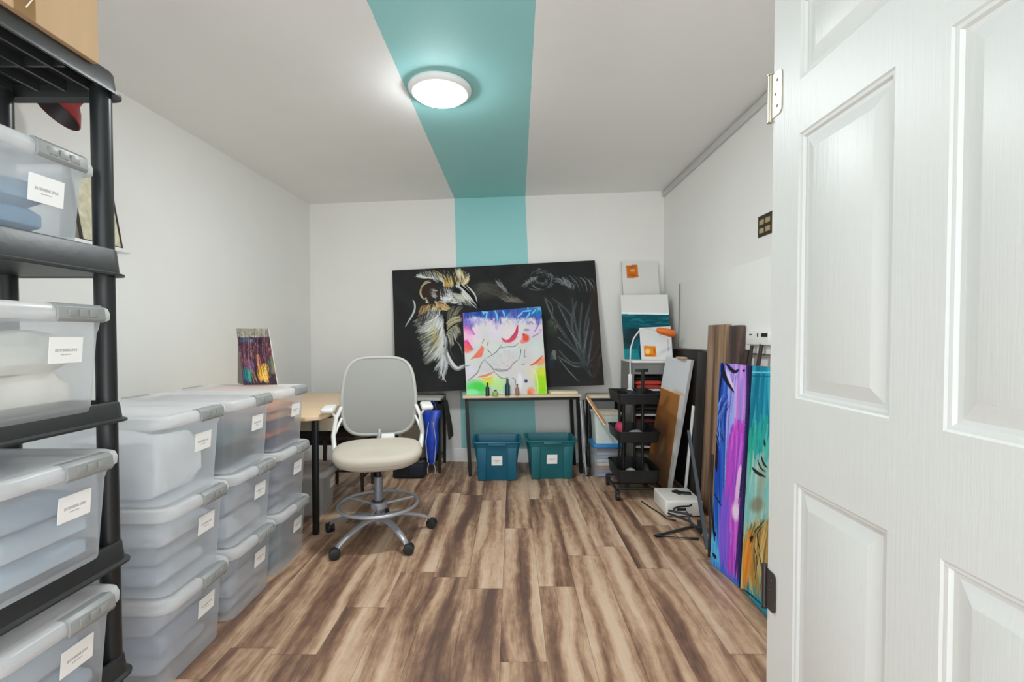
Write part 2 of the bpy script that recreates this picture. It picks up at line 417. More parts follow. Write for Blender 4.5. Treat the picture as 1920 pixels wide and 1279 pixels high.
def make_box(h=.312, w=.380, l=.565, name='storage_box'):
    root = thing(name, 'x', 'storage box')
    b = BM(); hb = h - .025
    rings = [ring3(w - .095, l - .095, .026, .004), ring3(w - .08, l - .08, .034, 0.0), ring3(w - .076, l - .076, .036, .006),
             ring3(w - .050, l - .050, .040, hb * .82), ring3(w - .042, l - .042, .043, hb * .86), ring3(w - .032, l - .032, .046, hb)]
    loft(b, rings, cap0=True)
    obj('tub', b, M_clear, root, angle=50)
    b = BM()
    rings = [ring3(w - .016, l - .016, .048, hb - .016), ring3(w - .003, l - .003, .052, hb - .012), ring3(w, l, .054, hb + .006), ring3(w - .008, l - .008, .052, h - .005),
             ring3(w - .024, l - .024, .055, h), ring3(w - .060, l - .060, .045, h), ring3(w - .072, l - .072, .040, h - .010), ring3(w - .16, l - .16, .03, h - .009), ring3(w - .17, l - .17, .03, h - .005)]
    loft(b, rings, cap1=True)
    obj('lid', b, M_lid, root, angle=60)
    for sx in (1, -1):
        b = BM(); yo = .062 if sx == 1 else 0
        X = sx * l / 2
        prof = [(-.030, h + .001), (-.006, h + .003), (.006, h - .006), (.009, h - .036), (.003, h - .046), (-.001, h - .040), (.001, h - .012), (-.030, h - .004)]
        loft(b, [[(X + sx * px, yo - .068, pz) for px, pz in prof], [(X + sx * px, yo + .068, pz) for px, pz in prof]], True, True, smooth=False)
        for k in (-.03, 0, .03): span_box(b, (X + sx * .0065, yo + k - .012, h - .032), (X + sx * .0105, yo + k + .012, h - .012))
        obj('latch', b, M_latch, root, bevel=.0015)
    # paper label stuck on the room-facing end
    zc = h * .60; yc = .042; x0 = l / 2 - .023
    sl = .012
    b = BM(); prism(b, [(x0 - .0055 + .004, yc - .046, zc - .034), (x0 - .0055 + .004, yc + .046, zc - .034), (x0 + .004, yc + .046, zc + .034), (x0 + .004, yc - .046, zc + .034)], (.0012, 0, 0))
    obj('label', b, M_label_y, root)
    return root
proto = make_box(); first = True
XB = -1.158 - .565 / 2
def place_box(src, loc, label, group, used):
    global first
    o = src if not used else copy_tree(src)
    o.location = loc; o['label'] = label; o['group'] = group; return o
cols = [('nearest the black rack', 1.7475), ('in the middle column of the stack', 2.132), ('in the far column beside the maple desk', 2.516)]
tiers = [('bottom', 0), ('middle', .316), ('top', .632)]
extra = {(0, 0): 'bottom clear latching bin of the column nearest the black rack', (0, 1): 'middle clear latching bin of the column nearest the black rack', (0, 2): 'top pale clear bin of the column nearest the black rack',
         (1, 0): 'bottom clear latching bin of the middle column along left wall', (1, 1): 'middle clear latching bin of the middle column along left wall', (1, 2): 'top clear bin holding dark folded cloth in the middle column',
         (2, 0): 'bottom clear bin with greenish lid edge beside the maple desk leg', (2, 1): 'middle clear bin of the far column beside the maple desk', (2, 2): 'top clear bin of the far column holding orange and tan fabric'}
used = False
BOXES = {}
for i, (_, yc) in enumerate(cols):
    for j, (_, z0) in enumerate(tiers):
        dx = [0, .004, -.004][j]
        BOXES[i, j] = place_box(proto, (XB + dx, yc, z0), extra[i, j], 'clear latching bins stacked against left wall', used); used = True

# contents seen through the plastic
def cloth_pile(name, label, loc, size, rgbs, seed, group=None):
    rnd = random.Random(seed); b = BM(); n = len(rgbs); ms = []
    zz = 0
    for k, c in enumerate(rgbs):
        hgt = size[2] / n
        ms.append(mat('cloth_%d_%d_%d' % c, c, .9, var=.2, vscale=25, bump=.4, bscale=40))
        t = bmesh.new(); bmesh.ops.create_grid(t, x_segments=14, y_segments=12, size=.5)
        w = (size[0] * rnd.uniform(.82, 1), size[1] * rnd.uniform(.85, 1)); ph = rnd.uniform(0, 6)
        ext = bmesh.ops.extrude_face_region(t, geom=list(t.faces))
        up = [v for v in ext['geom'] if isinstance(v, bmesh.types.BMVert)]
        ups = set(up)
        for v in t.verts:
            x, y = v.co.x, v.co.y
            e = min(.5 - abs(x), .5 - abs(y)); rd = min(1, e / .12 + .35)
            wob = .12 * math.sin(9 * x + ph) * math.cos(7 * y + ph)
            z = (hgt * (.5 + .5 * rd + wob * .5)) if v in ups else hgt * (.4 - .4 * rd)
            v.co = Vector((x * w[0], y * w[1], zz + z))
        merge(b, t, k); zz += hgt * .97
    o = obj(name, b, ms); o.location = loc
    return tag(o, label, 'fabric', group)
def content(i, j, name, label, size, rgbs, seed, off=(0, 0)):
    B = BOXES[i, j].location
    return cloth_pile(name, label, (B.x + off[0], B.y + off[1], B.z + .008), size, rgbs, seed)
content(1, 2, 'folded_cloth', 'dark blue grey folded cloth inside the top middle bin', (.46, .28, .15), [(48, 64, 72), (24, 30, 36), (70, 92, 96)], 1)
content(2, 2, 'folded_cloth', 'tan and orange fabric inside the top bin nearest the desk', (.46, .28, .23), [(40, 44, 76), (206, 104, 70), (70, 60, 96), (196, 140, 100), (214, 150, 110)], 2)
content(0, 0, 'folded_cloth', 'grey blue cloth inside the bottom bin nearest the rack', (.44, .27, .22), [(186, 190, 200), (168, 174, 188), (196, 198, 204)], 3)
content(0, 1, 'folded_cloth', 'pale grey cloth inside the middle bin nearest the rack', (.44, .27, .22), [(206, 212, 218), (190, 196, 204), (214, 216, 220)], 4)
content(1, 0, 'folded_cloth', 'grey cloth inside the bottom bin of the middle column', (.44, .27, .2), [(176, 178, 186), (192, 192, 196), (168, 170, 178)], 5)
content(1, 1, 'folded_cloth', 'pale cloth inside the middle bin of the middle column', (.44, .27, .2), [(206, 208, 212), (186, 190, 196)], 6)
content(2, 0, 'folded_cloth', 'teal grey cloth inside the bottom bin by the desk leg', (.44, .27, .2), [(120, 140, 150), (146, 158, 164), (108, 128, 136)], 7)
content(2, 1, 'folded_cloth', 'slate cloth inside the middle bin of the far column', (.44, .27, .2), [(156, 158, 168), (172, 172, 180), (140, 144, 158)], 8)
content(0, 2, 'folded_cloth', 'white quilt inside the top bin nearest the rack', (.44, .27, .2), [(244, 244, 244)], 9)

# ------------------------------------------------------------------ black plastic rack
RX1, RX0, RY1, RY0 = -1.170, -1.552, 1.445, .53
t = thing('storage_rack', 'tall black plastic shelving rack filled with clear bins at left foreground', 'shelving rack', ((RX0 + RX1) / 2, (RY0 + RY1) / 2, 0))
cx, cy = (RX0 + RX1) / 2, (RY0 + RY1) / 2
SH = [(.188, .252, .200), (.535, .602, .594), (.964, 1.024, 1.004), (1.398, 1.478, 1.412), (1.931, 2.000, 1.985)]
for zb, zt, zf in SH:
    b = BM(); W, L = RY1 - RY0, RX1 - RX0
    def rg(d, z, r): return [(x, y, z) for x, y in rrect(W - 2 * d, L - 2 * d, r, 5)]
    loft(b, [rg(.016, zb + .008, .03), rg(-.004, zb + .001, .05), rg(-.005, zb, .05), rg(-.005, zb + .006, .05), rg(.006, zb + .011, .042), rg(.012, zt - .006, .036), rg(.016, zt, .034), rg(.024, zt, .03), rg(.030, max(zf, zb + .02), .025)], cap1=True)
    # underside: inner skirt and ribs
    loft(b, [rg(.016, zb + .008, .03), rg(.020, zf - .012, .03)], cap1=True)
    for k in (-.12, -.04, .04, .12): span_box(b, (k - .004, -W / 2 + .04, zb + .012), (k + .004, W / 2 - .04, zf - .010))
    for k in (-.3, -.1, .1, .3): span_box(b, (-L / 2 + .04, k - .004, zb + .018), (L / 2 - .04, k + .004, zf - .010))
    o = obj('shelf', b, M_rack, t, angle=35)
PX, PY = (RX1 - .042 - cx, RX0 + .048 - cx), (RY1 - .045 - cy, RY0 + .045 - cy)
for px in PX:
    for py in PY:
        b = BM(); zprev = 0
        add_lathe(b, [(.028, 0), (.030, .004), (.028, .03), (.025, .04)], (px, py, 0), 20)
        for k, (zb, zt, zf) in enumerate(SH):
            add_tube(b, [(px, py, zprev + (.01 if k == 0 else 0)), (px, py, zb + .02)], .0255, 20)
            zprev = zf - .004
        obj('post', b, mat('rack_post', (28, 30, 32), .35, var=.1), t)
rack_h = .297
rproto = make_box(rack_h, .375, .56)
RL = [('clear bin with blue contents on the second highest rack shelf', 1.413), ('clear bin with beige contents on the third shelf of rack', 1.005), ('clear bin with smoky lid on the fourth shelf of rack', .596), ('clear bin on the lowest rack shelf in bottom left corner', .201)]
RB = []
for k, (lb, z0) in enumerate(RL):
    dx = [-.042, -.014, .002, .004][k]
    RB.append(place_box(rproto, (-1.128 - .28 + dx, [1.168, 1.182, 1.180, 1.176][k], z0), lb, 'clear latching bins on the black rack', k > 0))
for k, (nm, lb, rg_, sz) in enumerate([('folded_cloth', 'blue towels inside the bin on second highest rack shelf', [(70, 120, 160), (120, 160, 190), (150, 180, 200)], (.40, .20, .21)),
                                ('paper_stack', 'beige paper block inside the bin on third rack shelf', [(240, 232, 218), (242, 236, 226)], (.44, .26, .22)),
                                ('folded_cloth', 'steel blue cloth inside the bin on fourth rack shelf', [(174, 190, 202), (190, 202, 212), (156, 174, 190)], (.44, .26, .2)),
                                ('folded_cloth', 'grey blue cloth inside the bin on lowest rack shelf', [(164, 180, 194), (182, 194, 204)], (.44, .26, .2))]):
    L_ = RB[k].location; o = cloth_pile(nm, lb, (L_.x, L_.y, L_.z + .008), sz, rg_, 20 + k)
    if nm == 'paper_stack': o['category'] = 'paper'
# cardboard box on top
def carton():
    s = NT('cardboard'); o = s.obj(); c = lin((206, 172, 132))
    s.base(s.mix(s.noise(s.comb(s.math('MULTIPLY', s.sep(o)[0], 30.0), s.math('MULTIPLY', s.sep(o)[1], 30.0), s.math('MULTIPLY', s.sep(o)[2], 3.0)), 1.0, 3), tuple(v * .88 for v in c), tuple(v * 1.1 for v in c)))
    s.b.inputs['Roughness'].default_value = .75; return s.m
t = thing('cardboard_box', 'brown taped cardboard box on top of the black rack', 'cardboard box', (-1.355, 1.07, 1.986))
b = BM(); span_box(b, (-.175, -.27, 0), (.190, .272, .36), bevel=.003); obj('carton', b, carton(), t)
M_tape = plastic('packing_tape', (206, 170, 124), .7, .12)
b = BM(); span_box(b, (.1902, .045, .0), (.1912, .095, .36)); obj('tape', b, M_tape, t)
b = BM(); add_tube(b, [(.193, .07, .25), (.196, .075, .16), (.193, .06, .10), (.196, .09, .06), (.193, .07, .02)], .0015, 6); add_tube(b, [(.193, .055, .07), (.196, .075, .055), (.195, .093, .07)], .0015, 6); obj('strap', b, mat('strap_white', (236, 226, 206), .4), t)

# things on the left wall behind the rack
t = thing('wall_shelf', 'small white ledge on left wall behind the black rack', 'shelf', (-2.03, 2.28, 1.645))
b = BM(); span_box(b, (xl(2.28) + 2.03, -.16, 0), (.055, .165, .02), bevel=.002); obj('board', b, M_white, t)
t = thing('framed_picture', 'dark framed cream picture leaning on left wall ledge behind rack', 'picture', (-1.99, 2.3, 1.665))
def lean_frame(t, bl, br, tl, thick, fw, fm, pm):
    bl, br, tl = Vector(bl), Vector(br), Vector(tl); u = (br - bl); v = (tl - bl); L, H = u.length, v.length; u.normalize(); v.normalize(); n = u.cross(v)
    def P(a, c): return bl + u * a + v * c
    b = BM()
    for (a0, a1, c0, c1) in ((0, L, 0, fw), (0, L, H - fw, H), (0, fw, fw, H - fw), (L - fw, L, fw, H - fw)):
        prism(b, [P(a0, c0), P(a1, c0), P(a1, c1), P(a0, c1)], -n * thick)
    obj('frame', b, fm, t, world=True)
    b = BM(); prism(b, [P(fw, fw) - n * thick * .3, P(L - fw, fw) - n * thick * .3, P(L - fw, H - fw) - n * thick * .3, P(fw, H - fw) - n * thick * .3], -n * thick * .5)
    obj('print', b, pm, t, world=True)
lean_frame(t, (-1.995, 2.19, 1.666), (-1.995, 2.42, 1.666), (-2.062, 2.19, 2.06), .012, .008, mat('frame_dark', (52, 44, 38), .5), mat('print_gold', (214, 208, 180), .7, var=.5, vscale=30))

t = thing('wall_lamp', 'red metal bell lamp on a grey arm behind the top of the rack', 'lamp', (-1.92, 2.0, 2.165))
Mr = mat('lamp_red', (136, 24, 26), .3, .2)
Rl = Vector((0, 0, -1)).rotation_difference(Vector((-.35, -.50, -.80))).to_matrix().to_4x4()
b = BM(); add_lathe(b, [(.088, 0), (.090, .004), (.082, .018), (.06, .05), (.032, .08), (.027, .11), (0, .115)], (0, 0, 0), 32, M=Rl)
obj('lamp_shade', b, Mr, t)
b = BM(); add_lathe(b, [(.0865, .003), (.078, .018), (.056, .048), (.028, .076), (0, .08)], (0, 0, 0), 32, M=Rl)
obj('shade_lining', b, mat('lamp_lining', (36, 24, 26), .5), t)
b = BM(); add_tube(b, [(.050, .070, .11), (.04, .09, .14), (-.04, .06, .15), (xl(2.0) + 1.92 + .004, -.06, .10)], .006, 8); add_box(b, (xl(2.0) + 1.92 + .01, -.06, .10), (.014, .05, .08), bevel=.004)
obj('arm', b, mat('arm_grey', (120, 120, 118), .4, .6), t)

# ------------------------------------------------------------------ maple desk
M_maple = mat('maple_top', (226, 196, 160), .4, var=.08, vscale=6)
t = thing('desk', 'maple topped black desk against left wall behind the grey chair', 'desk', (-1.55, 3.38, 0))
b = BM(); poly = [(-1.985, 2.81), (-1.235, 2.79), (-1.165, 2.83), (-1.135, 3.02), (-1.10, 4.0), (-1.985, 4.0)]
prism(b, [(x, y, .735) for x, y in poly], (0, 0, -.026)); obj('desktop', b, M_maple, t, world=True, bevel=.004)
b = BM(); span_box(b, (-1.90, 2.90, .63), (-1.12, 2.92, .708)); span_box(b, (-1.14, 2.92, .63), (-1.12, 3.92, .708)); span_box(b, (-1.92, 3.90, .63), (-1.12, 3.92, .708)); span_box(b, (-1.92, 2.92, .63), (-1.90, 3.90, .708)); obj('apron', b, mat('apron_tan', (150, 138, 116), .6), t, world=True)
for x, y in ((-1.205, 2.86), (-1.14, 3.90), (-1.92, 2.86), (-1.92, 3.90)):
    b = BM(); span_box(b, (x - .017, y - .017, 0), (x + .017, y + .017, .709), bevel=.004); obj('leg', b, M_black, t, world=True)
b = BM(); span_box(b, (-1.88, 3.93, .30), (-1.15, 3.945, .62)); obj('modesty_panel', b, M_black, t, world=True)

# clear bin and wooden stool under the desk
u_ = make_box(.30, .33, .40); u_.location = (-1.46, 3.28, 0); u_['label'] = 'grey clear bin with dark lid contents on floor under the maple desk'; u_.rotation_euler = (0, 0, R(4))
t = thing('stool', 'dark brown wooden stool tucked under maple desk behind chair', 'stool', (-1.30, 3.72, 0))
b = BM(); add_box(b, (0, 0, .44), (.36, .34, .03), bevel=.008); obj('seat', b, M_dark, t)
for x, y in ((.14, -.12), (-.14, -.12), (.14, .13), (-.14, .13)):
    b = BM(); add_tube(b, [(x * 1.05, y * 1.05, 0), (x, y, .43)], [.014, .018], 4); obj('leg', b, M_dark, t)
b = BM()
for (x0, y0, x1, y1, z) in ((.14, -.12, .14, .13, .12), (-.14, -.12, -.14, .13, .12), (-.14, .005, .14, .005, .14)): add_tube(b, [(x0, y0, z), (x1, y1, z)], .009, 6)
obj('stretcher', b, M_dark, t)

# ------------------------------------------------------------------ dark desk below the black canvas
def steel_desk(label, x0, x1, yf, yb, zt, top_m, name='side_table', rot=0):
    t = thing(name, label, 'table', ((x0 + x1) / 2, (yf + yb) / 2, 0))
    b = BM(); span_box(b, (x0, yf, zt - .022), (x1, yb, zt), bevel=.003); obj('tabletop', b, top_m, t, world=True)
    b = BM(); e = .012
    for a, c in (((x0 + e, yf + e), (x1 - e, yf + e)), ((x0 + e, yb - e), (x1 - e, yb - e)), ((x0 + e, yf + e), (x0 + e, yb - e)), ((x1 - e, yf + e), (x1 - e, yb - e))):
        span_box(b, (a[0] - .012, a[1] - .012, zt - .05), (c[0] + .012, c[1] + .012, zt - .022))
    obj('frame', b, M_black, t, world=True)
    for x in (x0 + e, x1 - e):
        for y in (yf + e, yb - e):
            b = BM(); span_box(b, (x - .012, y - .012, 0), (x + .012, y + .012, zt - .05)); obj('leg', b, M_black, t, world=True)
    return t
t = steel_desk('black framed side table with pale top behind the chair, under black canvas', -1.04, -.635, 4.16, 4.50, .665, mat('pale_laminate', (190, 188, 178), .4))
b = BM(); span_box(b, (-1.02, 4.47, .05), (-.66, 4.478, .63)); obj('back_panel', b, mat('panel_grey', (120, 118, 110), .6), t, world=True)
b = BM(); span_box(b, (-1.01, 4.17, .10), (-.66, 4.46, .115)); obj('lower_shelf', b, M_black, t, world=True)
t = thing('cardboard_carton', 'grey brown carton on lower shelf of the black side table', 'box', (-.84, 4.33, .116))
b = BM(); span_box(b, (-.15, -.11, 0), (.14, .11, .34), bevel=.004); obj('carton', b, mat('carton_grey', (112, 102, 88), .8), t)
b = BM(); span_box(b, (-.15, -.111, .30), (.14, .111, .345), bevel=.003); obj('lid', b, mat('carton_lid', (96, 100, 98), .7), t)
# blue shopping bag hanging on the table's edge
t = thing('plastic_bag', 'shiny blue plastic bag hanging from front of the black side table', 'bag', (-.705, 4.10, .05))
rnd = random.Random(5); b = BM()
rings = []
for k, (z, w, d) in enumerate([(.04, .01, .006), (.08, .035, .018), (.16, .05, .028), (.26, .06, .035), (.36, .055, .03), (.45, .07, .028), (.50, .085, .02), (.52, .085, .012)]):
    rings.append([(w * math.cos(a) * (1 + .12 * rnd.uniform(-1, 1)), d * math.sin(a) * (1 + .2 * rnd.uniform(-1, 1)), z) for a in [2 * PI * q / 16 for q in range(16)]])
loft(b, rings, True, True)
obj('bag_body', b, mat('blue_film', (36, 74, 190), .2, var=.45, vscale=18), t)
b = BM()
for sx in (-1, 1):
    add_tube(b, [(sx * .03, -.036, .07), (sx * .045, -.042, .25), (sx * .02, -.040, .42)], .004, 6)
    add_tube(b, [(sx * .02, -.03, .06), (sx * .035, -.02, .01), (sx * .03, -.02, -.04)], .004, 6)
obj('ribbon', b, mat('ribbon_white', (190, 196, 230), .3), t)
b = BM(); add_tube(b, [(-.04, 0, .51), (-.03, .01, .57), (0, .03, .60), (.03, .01, .57), (.04, 0, .51)], .004, 6); obj('handle', b, MATS['blue_film'], t)
t = thing('duffel_bag', 'black and navy low bag on floor under the black side table', 'bag', (-.885, 4.06, 0))
b = BM(); add_box(b, (0, 0, .065), (.27, .18, .13), bevel=.03, seg=3); obj('bag_body', b, mat('navy_fabric', (26, 32, 46), .8, bump=.3), t)
b = BM(); add_tube(b, [(-.11, -.05, .12), (-.08, -.06, .155), (.0, -.06, .165), (.08, -.06, .15), (.11, -.05, .11)], .007, 6); span_box(b, (-.10, -.094, .05), (.02, -.089, .10)); obj('handle', b, mat('webbing_black', (14, 15, 18), .7), t)
# dark jacket hanging at the table's end
b = BM(); prism(b, [(-.618, 4.22, .62), (-.618, 4.40, .62), (-.57, 4.36, .40), (-.545, 4.28, .31), (-.575, 4.22, .28)], (.012, 0, 0))
recenter(tag(obj('cloth_apron', b, mat('cloth_black', (50, 50, 46), .9, bump=.4), bevel=.004), 'dark cloth hanging off the right end of the black side table', 'cloth'))

# ------------------------------------------------------------------ office chair
CX, CY = -.81, 2.825
t = thing('drafting_chair', 'grey mesh drafting chair with cream seat and silver foot ring', 'office chair', (CX, CY, 0), R(14))
M_seat = mat('seat_fabric', (184, 176, 163), .85, var=.03, bump=.25, bscale=260)
M_grey = mat('base_grey', (170, 172, 178), .32, .45, var=.03)
for k in range(5):
    a = R(-118 - 14 + 72 * k); ca, sa = math.cos(a), math.sin(a)
    b = BM(); pts = [(.03, .118), (.08, .126), (.14, .122), (.20, .108), (.26, .088), (.30, .070), (.318, .056)]
    n = len(pts); rr = [.026, .025, .023, .021, .019, .017, .015]
    secs = []
    for (r, z), q in zip(pts, rr):
        secs.append([(r * ca - sa * q * math.cos(w), r * sa + ca * q * math.cos(w), z + q * .62 * math.sin(w)) for w in [2 * PI * j / 12 for j in range(12)]])
    loft(b, secs, True, True)
    lg = obj('base_arm', b, M_grey, t, angle=60)
    b = BM(); wa = a + (.9 if k % 2 else -.7); cxx, cyy = .318 * ca, .318 * sa
    add_tube(b, [(cxx, cyy, .03), (cxx, cyy, .06)], .006, 8)
    wx, wyy = math.cos(wa), math.sin(wa)
    for sgn in (-1, 1):
        c0 = Vector((cxx + wx * .012 - wyy * .014 * sgn, cyy + wyy * .012 + wx * .014 * sgn, .030)); ax = Vector((-wyy, wx, 0)) * .009
        add_tube(b, [c0 - ax, c0 - ax * .8, c0 + ax * .8, c0 + ax], [.024, .030, .030, .024], 18)
    add_box(b, (cxx + wx * .008, cyy + wyy * .008, .045), (.045, .02, .03), rot=Matrix.Rotation(wa, 3, 'Z'), bevel=.006)
    obj('caster', b, M_blkp, lg)
b = BM(); add_lathe(b, [(0, .09), (.035, .092), (.04, .11), (.038, .145), (.03, .15), (.03, .16)], seg=24); obj('hub', b, M_grey, t)
b = BM(); add_lathe(b, [(.030, .150), (.030, .190), (.027, .192), (.027, .37), (.024, .372)], seg=24); obj('column', b, mat('column_grey', (138, 142, 152), .35, .5, var=.02), t)
b = BM(); add_lathe(b, [(.016, .36), (.016, .475)], seg=16); obj('gas_piston', b, M_blkp, t)
b = BM(); add_tube(b, [(.232 * math.cos(2 * PI * k / 48), .232 * math.sin(2 * PI * k / 48), .205) for k in range(48)], .0105, 10, closed=True)
fr = obj('foot_ring', b, mat('ring_grey', (178, 180, 186), .35, .4, var=.02), t)
b = BM(); add_lathe(b, [(.031, .178), (.047, .18), (.047, .215), (.031, .217)], seg=20)
for k in range(3):
    a = R(20 + 120 * k); add_tube(b, [(.04 * math.cos(a), .04 * math.sin(a), .197), (.225 * math.cos(a), .225 * math.sin(a), .203)], .008, 8)
obj('spoke', b, MATS['ring_grey'], fr)
b = BM(); add_lathe(b, [(0, .218), (.036, .218), (.036, .228), (0, .23)], seg=6); obj('clamp_knob', b, mat('knob_navy', (36, 42, 70), .4), fr)
# seat: superellipse cushion, front at -Y
def superel(w, l, p, z, yo=0, n=40, front=1.0):
    out = []
    for k in range(n):
        a = 2 * PI * k / n; c, s_ = math.cos(a), math.sin(a)
        x = w / 2 * math.copysign(abs(c) ** (2 / p), c); y = l / 2 * math.copysign(abs(s_) ** (2 / p), s_)
        zz = z - (.018 * max(0, -y / (l / 2)) ** 2 if front else 0)
        out.append((x, y + yo, zz))
    return out
b = BM()
loft(b, [superel(.30, .28, 2.6, .468), superel(.44, .42, 2.8, .474), superel(.495, .465, 2.9, .490), superel(.505, .475, 3.0, .505)], cap0=True)
st = obj('seat', b, M_seat, t, angle=70)
b = BM()
loft(b, [superel(.500, .470, 3.0, .502), superel(.515, .485, 3.0, .512), superel(.52, .49, 3.0, .528), superel(.512, .482, 3.0, .543), superel(.485, .455, 2.9, .554), superel(.42, .40, 2.8, .560), superel(.25, .24, 2.4, .560), superel(.08, .08, 2, .558)], cap0=True, cap1=True)
obj('cushion', b, mat('cushion_cream', (196, 188, 173), .85, var=.02, bump=.2, bscale=260), st, angle=70)
b = BM(); add_box(b, (0, .01, .455), (.20, .26, .035), bevel=.01); add_tube(b, [(.10, -.02, .455), (.24, -.03, .45)], .006, 8); add_box(b, (.25, -.03, .45), (.05, .022, .012), bevel=.004)
obj('tilt_mechanism', b, M_blkp, t)
# back rest
YB, ZB0, ZB1 = .245, .565, 1.075
def back_pt(u, v, off=0):     # u -1..1, v 0..1
    z = ZB0 + (ZB1 - ZB0) * v
    y = YB + .030 * (v - .3) ** 2 * 4 + .06 * v - .045 * (1 - u * u) * -1 * .6 - .045 * math.sin(PI * v) * .3
    return y + off, z
def back_outline(s, n=64):
    pts = []
    for k in range(n):
        a = 2 * PI * k / n; c, q = math.cos(a), math.sin(a)
        x = math.copysign(abs(c) ** (2 / 4.2), c) * s; vv = math.copysign(abs(q) ** (2 / 4.2), q) * s
        hw = .238 * (1 - .10 * max(0, vv) - .06 * max(0, -vv) ** 2)
        v = (vv + 1) / 2; y, z = back_pt(x, v); pts.append((x * hw, y, z))
    return pts
b = BM(); ring = back_outline(.985); add_tube(b, ring, .0125, 8, closed=True)
bk = obj('backrest', b, mat('back_frame_grey', (172, 172, 165), .5, var=.02), t, angle=60)
b = BM()
rings = [back_outline(s) for s in (.985, .9, .75, .55, .3, .08)]
loft(b, [[(x, y - .006, z) for x, y, z in r_] for r_ in rings], cap1=True)
loft(b, [[(x, y + .004, z) for x, y, z in r_] for r_ in rings], cap1=True)
def mesh_mat():
    s = NT('back_mesh'); o = s.obj(); c = lin((160, 160, 154))
    x, y, z = s.sep(o)
    g = s.math('MULTIPLY', s.math('SINE', s.math('MULTIPLY', x, 2200.0)), s.math('SINE', s.math('MULTIPLY', z, 2200.0)))
    s.base(s.mix(s.math('MULTIPLY_ADD', g, .5, .5), tuple(v * .85 for v in c), c)); s.b.inputs['Roughness'].default_value = .8
    tr = s.n('ShaderNodeBsdfTransparent'); m = s.n('ShaderNodeMixShader'); m.inputs[0].default_value = .90
    s.t.links.new(tr.outputs[0], m.inputs[1]); s.t.links.new(s.b.outputs[0], m.inputs[2]); s.t.links.new(m.outputs[0], s.out.inputs[0]); return s.m
obj('mesh_panel', b, mesh_mat(), bk, angle=80)
b = BM(); add_tube(b, [(0, .12, .462), (0, .21, .465), (0, .275, .50), (0, .292, .60), (0, .30, .70)], [.018, .02, .022, .02, .016], 10)
obj('back_spine', b, M_silver, t)
b = BM(); add_box(b, (.055, .215, .565), (.085, .03, .035), bevel=.006); obj('lumbar_bracket', b, M_white, t)
for sx in (-1, 1):
    b = BM()
    add_tube(b, [(sx * .225, .05, .49), (sx * .258, .08, .52), (sx * .272, .14, .60), (sx * .262, .20, .70), (sx * .235, .245, .76)], [.013, .015, .014, .013, .012], 10, flat=1.0)
    add_tube(b, [(sx * .268, .15, .60), (sx * .246, .20, .66), (sx * .232, .24, .69)], .009, 8)
    add_tube(b, [(sx * .262, .20, .70), (sx * .285, .20, .735), (sx * .29, .20, .752)], .009, 8)
    ar = obj('armrest', b, mat('arm_white', (222, 222, 218), .35, var=.01), t, angle=60)
    b = BM(); add_box(b, (sx * .30, .17, .765), (.075, .20, .030), bevel=.013, seg=3)
    obj('arm_pad', b, mat('arm_pad_white', (228, 228, 222), .5, var=.01), ar)

# ------------------------------------------------------------------ console table in front of back wall
c0, c1 = Vector((-.405, 4.035, 0)), Vector((.600, 4.150, 0))
u = (c1 - c0).normalized(); w = Vector((-u.y, u.x, 0)); Lc = (c1 - c0).length; Dc = .285
def CT(a, d, z): return c0 + u * a + w * d + Vector((0, 0, z))
t = thing('console_table', 'narrow table with pale wooden top and black legs over two teal bins', 'table', (.1, 4.2, 0))
def cbox(b, a0, a1, d0, d1, z0, z1): prism(b, [CT(a0, d0, z0), CT(a1, d0, z0), CT(a1, d1, z0), CT(a0, d1, z0)], (0, 0, z1 - z0))
b = BM(); cbox(b, -.02, Lc + .01, -.02, Dc + .005, .682, .702)
obj('tabletop', b, mat('pale_oak', (222, 204, 170), .45, var=.08, vscale=10), t, world=True, bevel=.003)
b = BM(); cbox(b, 0, Lc, 0, .02, .655, .682); cbox(b, 0, Lc, Dc - .02, Dc, .655, .682); cbox(b, 0, .02, 0, Dc, .655, .682); cbox(b, Lc - .02, Lc, 0, Dc, .655, .682)
obj('frame', b, M_black, t, world=True)
for a0, dlean in ((0.0, .03), (Lc - .03, .035)):
    for d in (0, Dc - .03):
        b = BM(); p0 = [CT(a0 + x + dlean, d + y, 0) for x, y in ((0, 0), (.03, 0), (.03, .03), (0, .03))]; p1 = [CT(a0 + x, d + y, .66) for x, y in ((0, 0), (.03, 0), (.03, .03), (0, .03))]
        loft(b, [p0, p1], True, True, smooth=False); obj('leg', b, M_black, t, world=True)
# folded frames leaning just right of the table
for k, (x0, m_, nm, lb) in enumerate([(.622, M_silver, 'folded_easel', 'thin silver folded frame standing right of the console table leg'), (.655, M_black, 'music_stand', 'black folded stand with dark foot beside the console table')]):
    t2 = thing(nm, lb, 'stand', (x0, 4.085 if k else 4.03, 0))
    b = BM(); add_tube(b, [(0.02, 0, 0.02), (-.03, .02, .66)], .007, 6); obj('post', b, m_, t2)
    if k == 1:
        b = BM(); add_box(b, (.005, -.01, .045), (.05, .09, .09), bevel=.018); obj('foot', b, M_blkp, t2)
    else:
        b = BM(); add_tube(b, [(0.02, .05, 0.0), (-.02, .05, .62)], .006, 6); add_tube(b, [(.02, -.03, .006), (.02, .09, .006)], .006, 6); obj('foot', b, m_, t2)

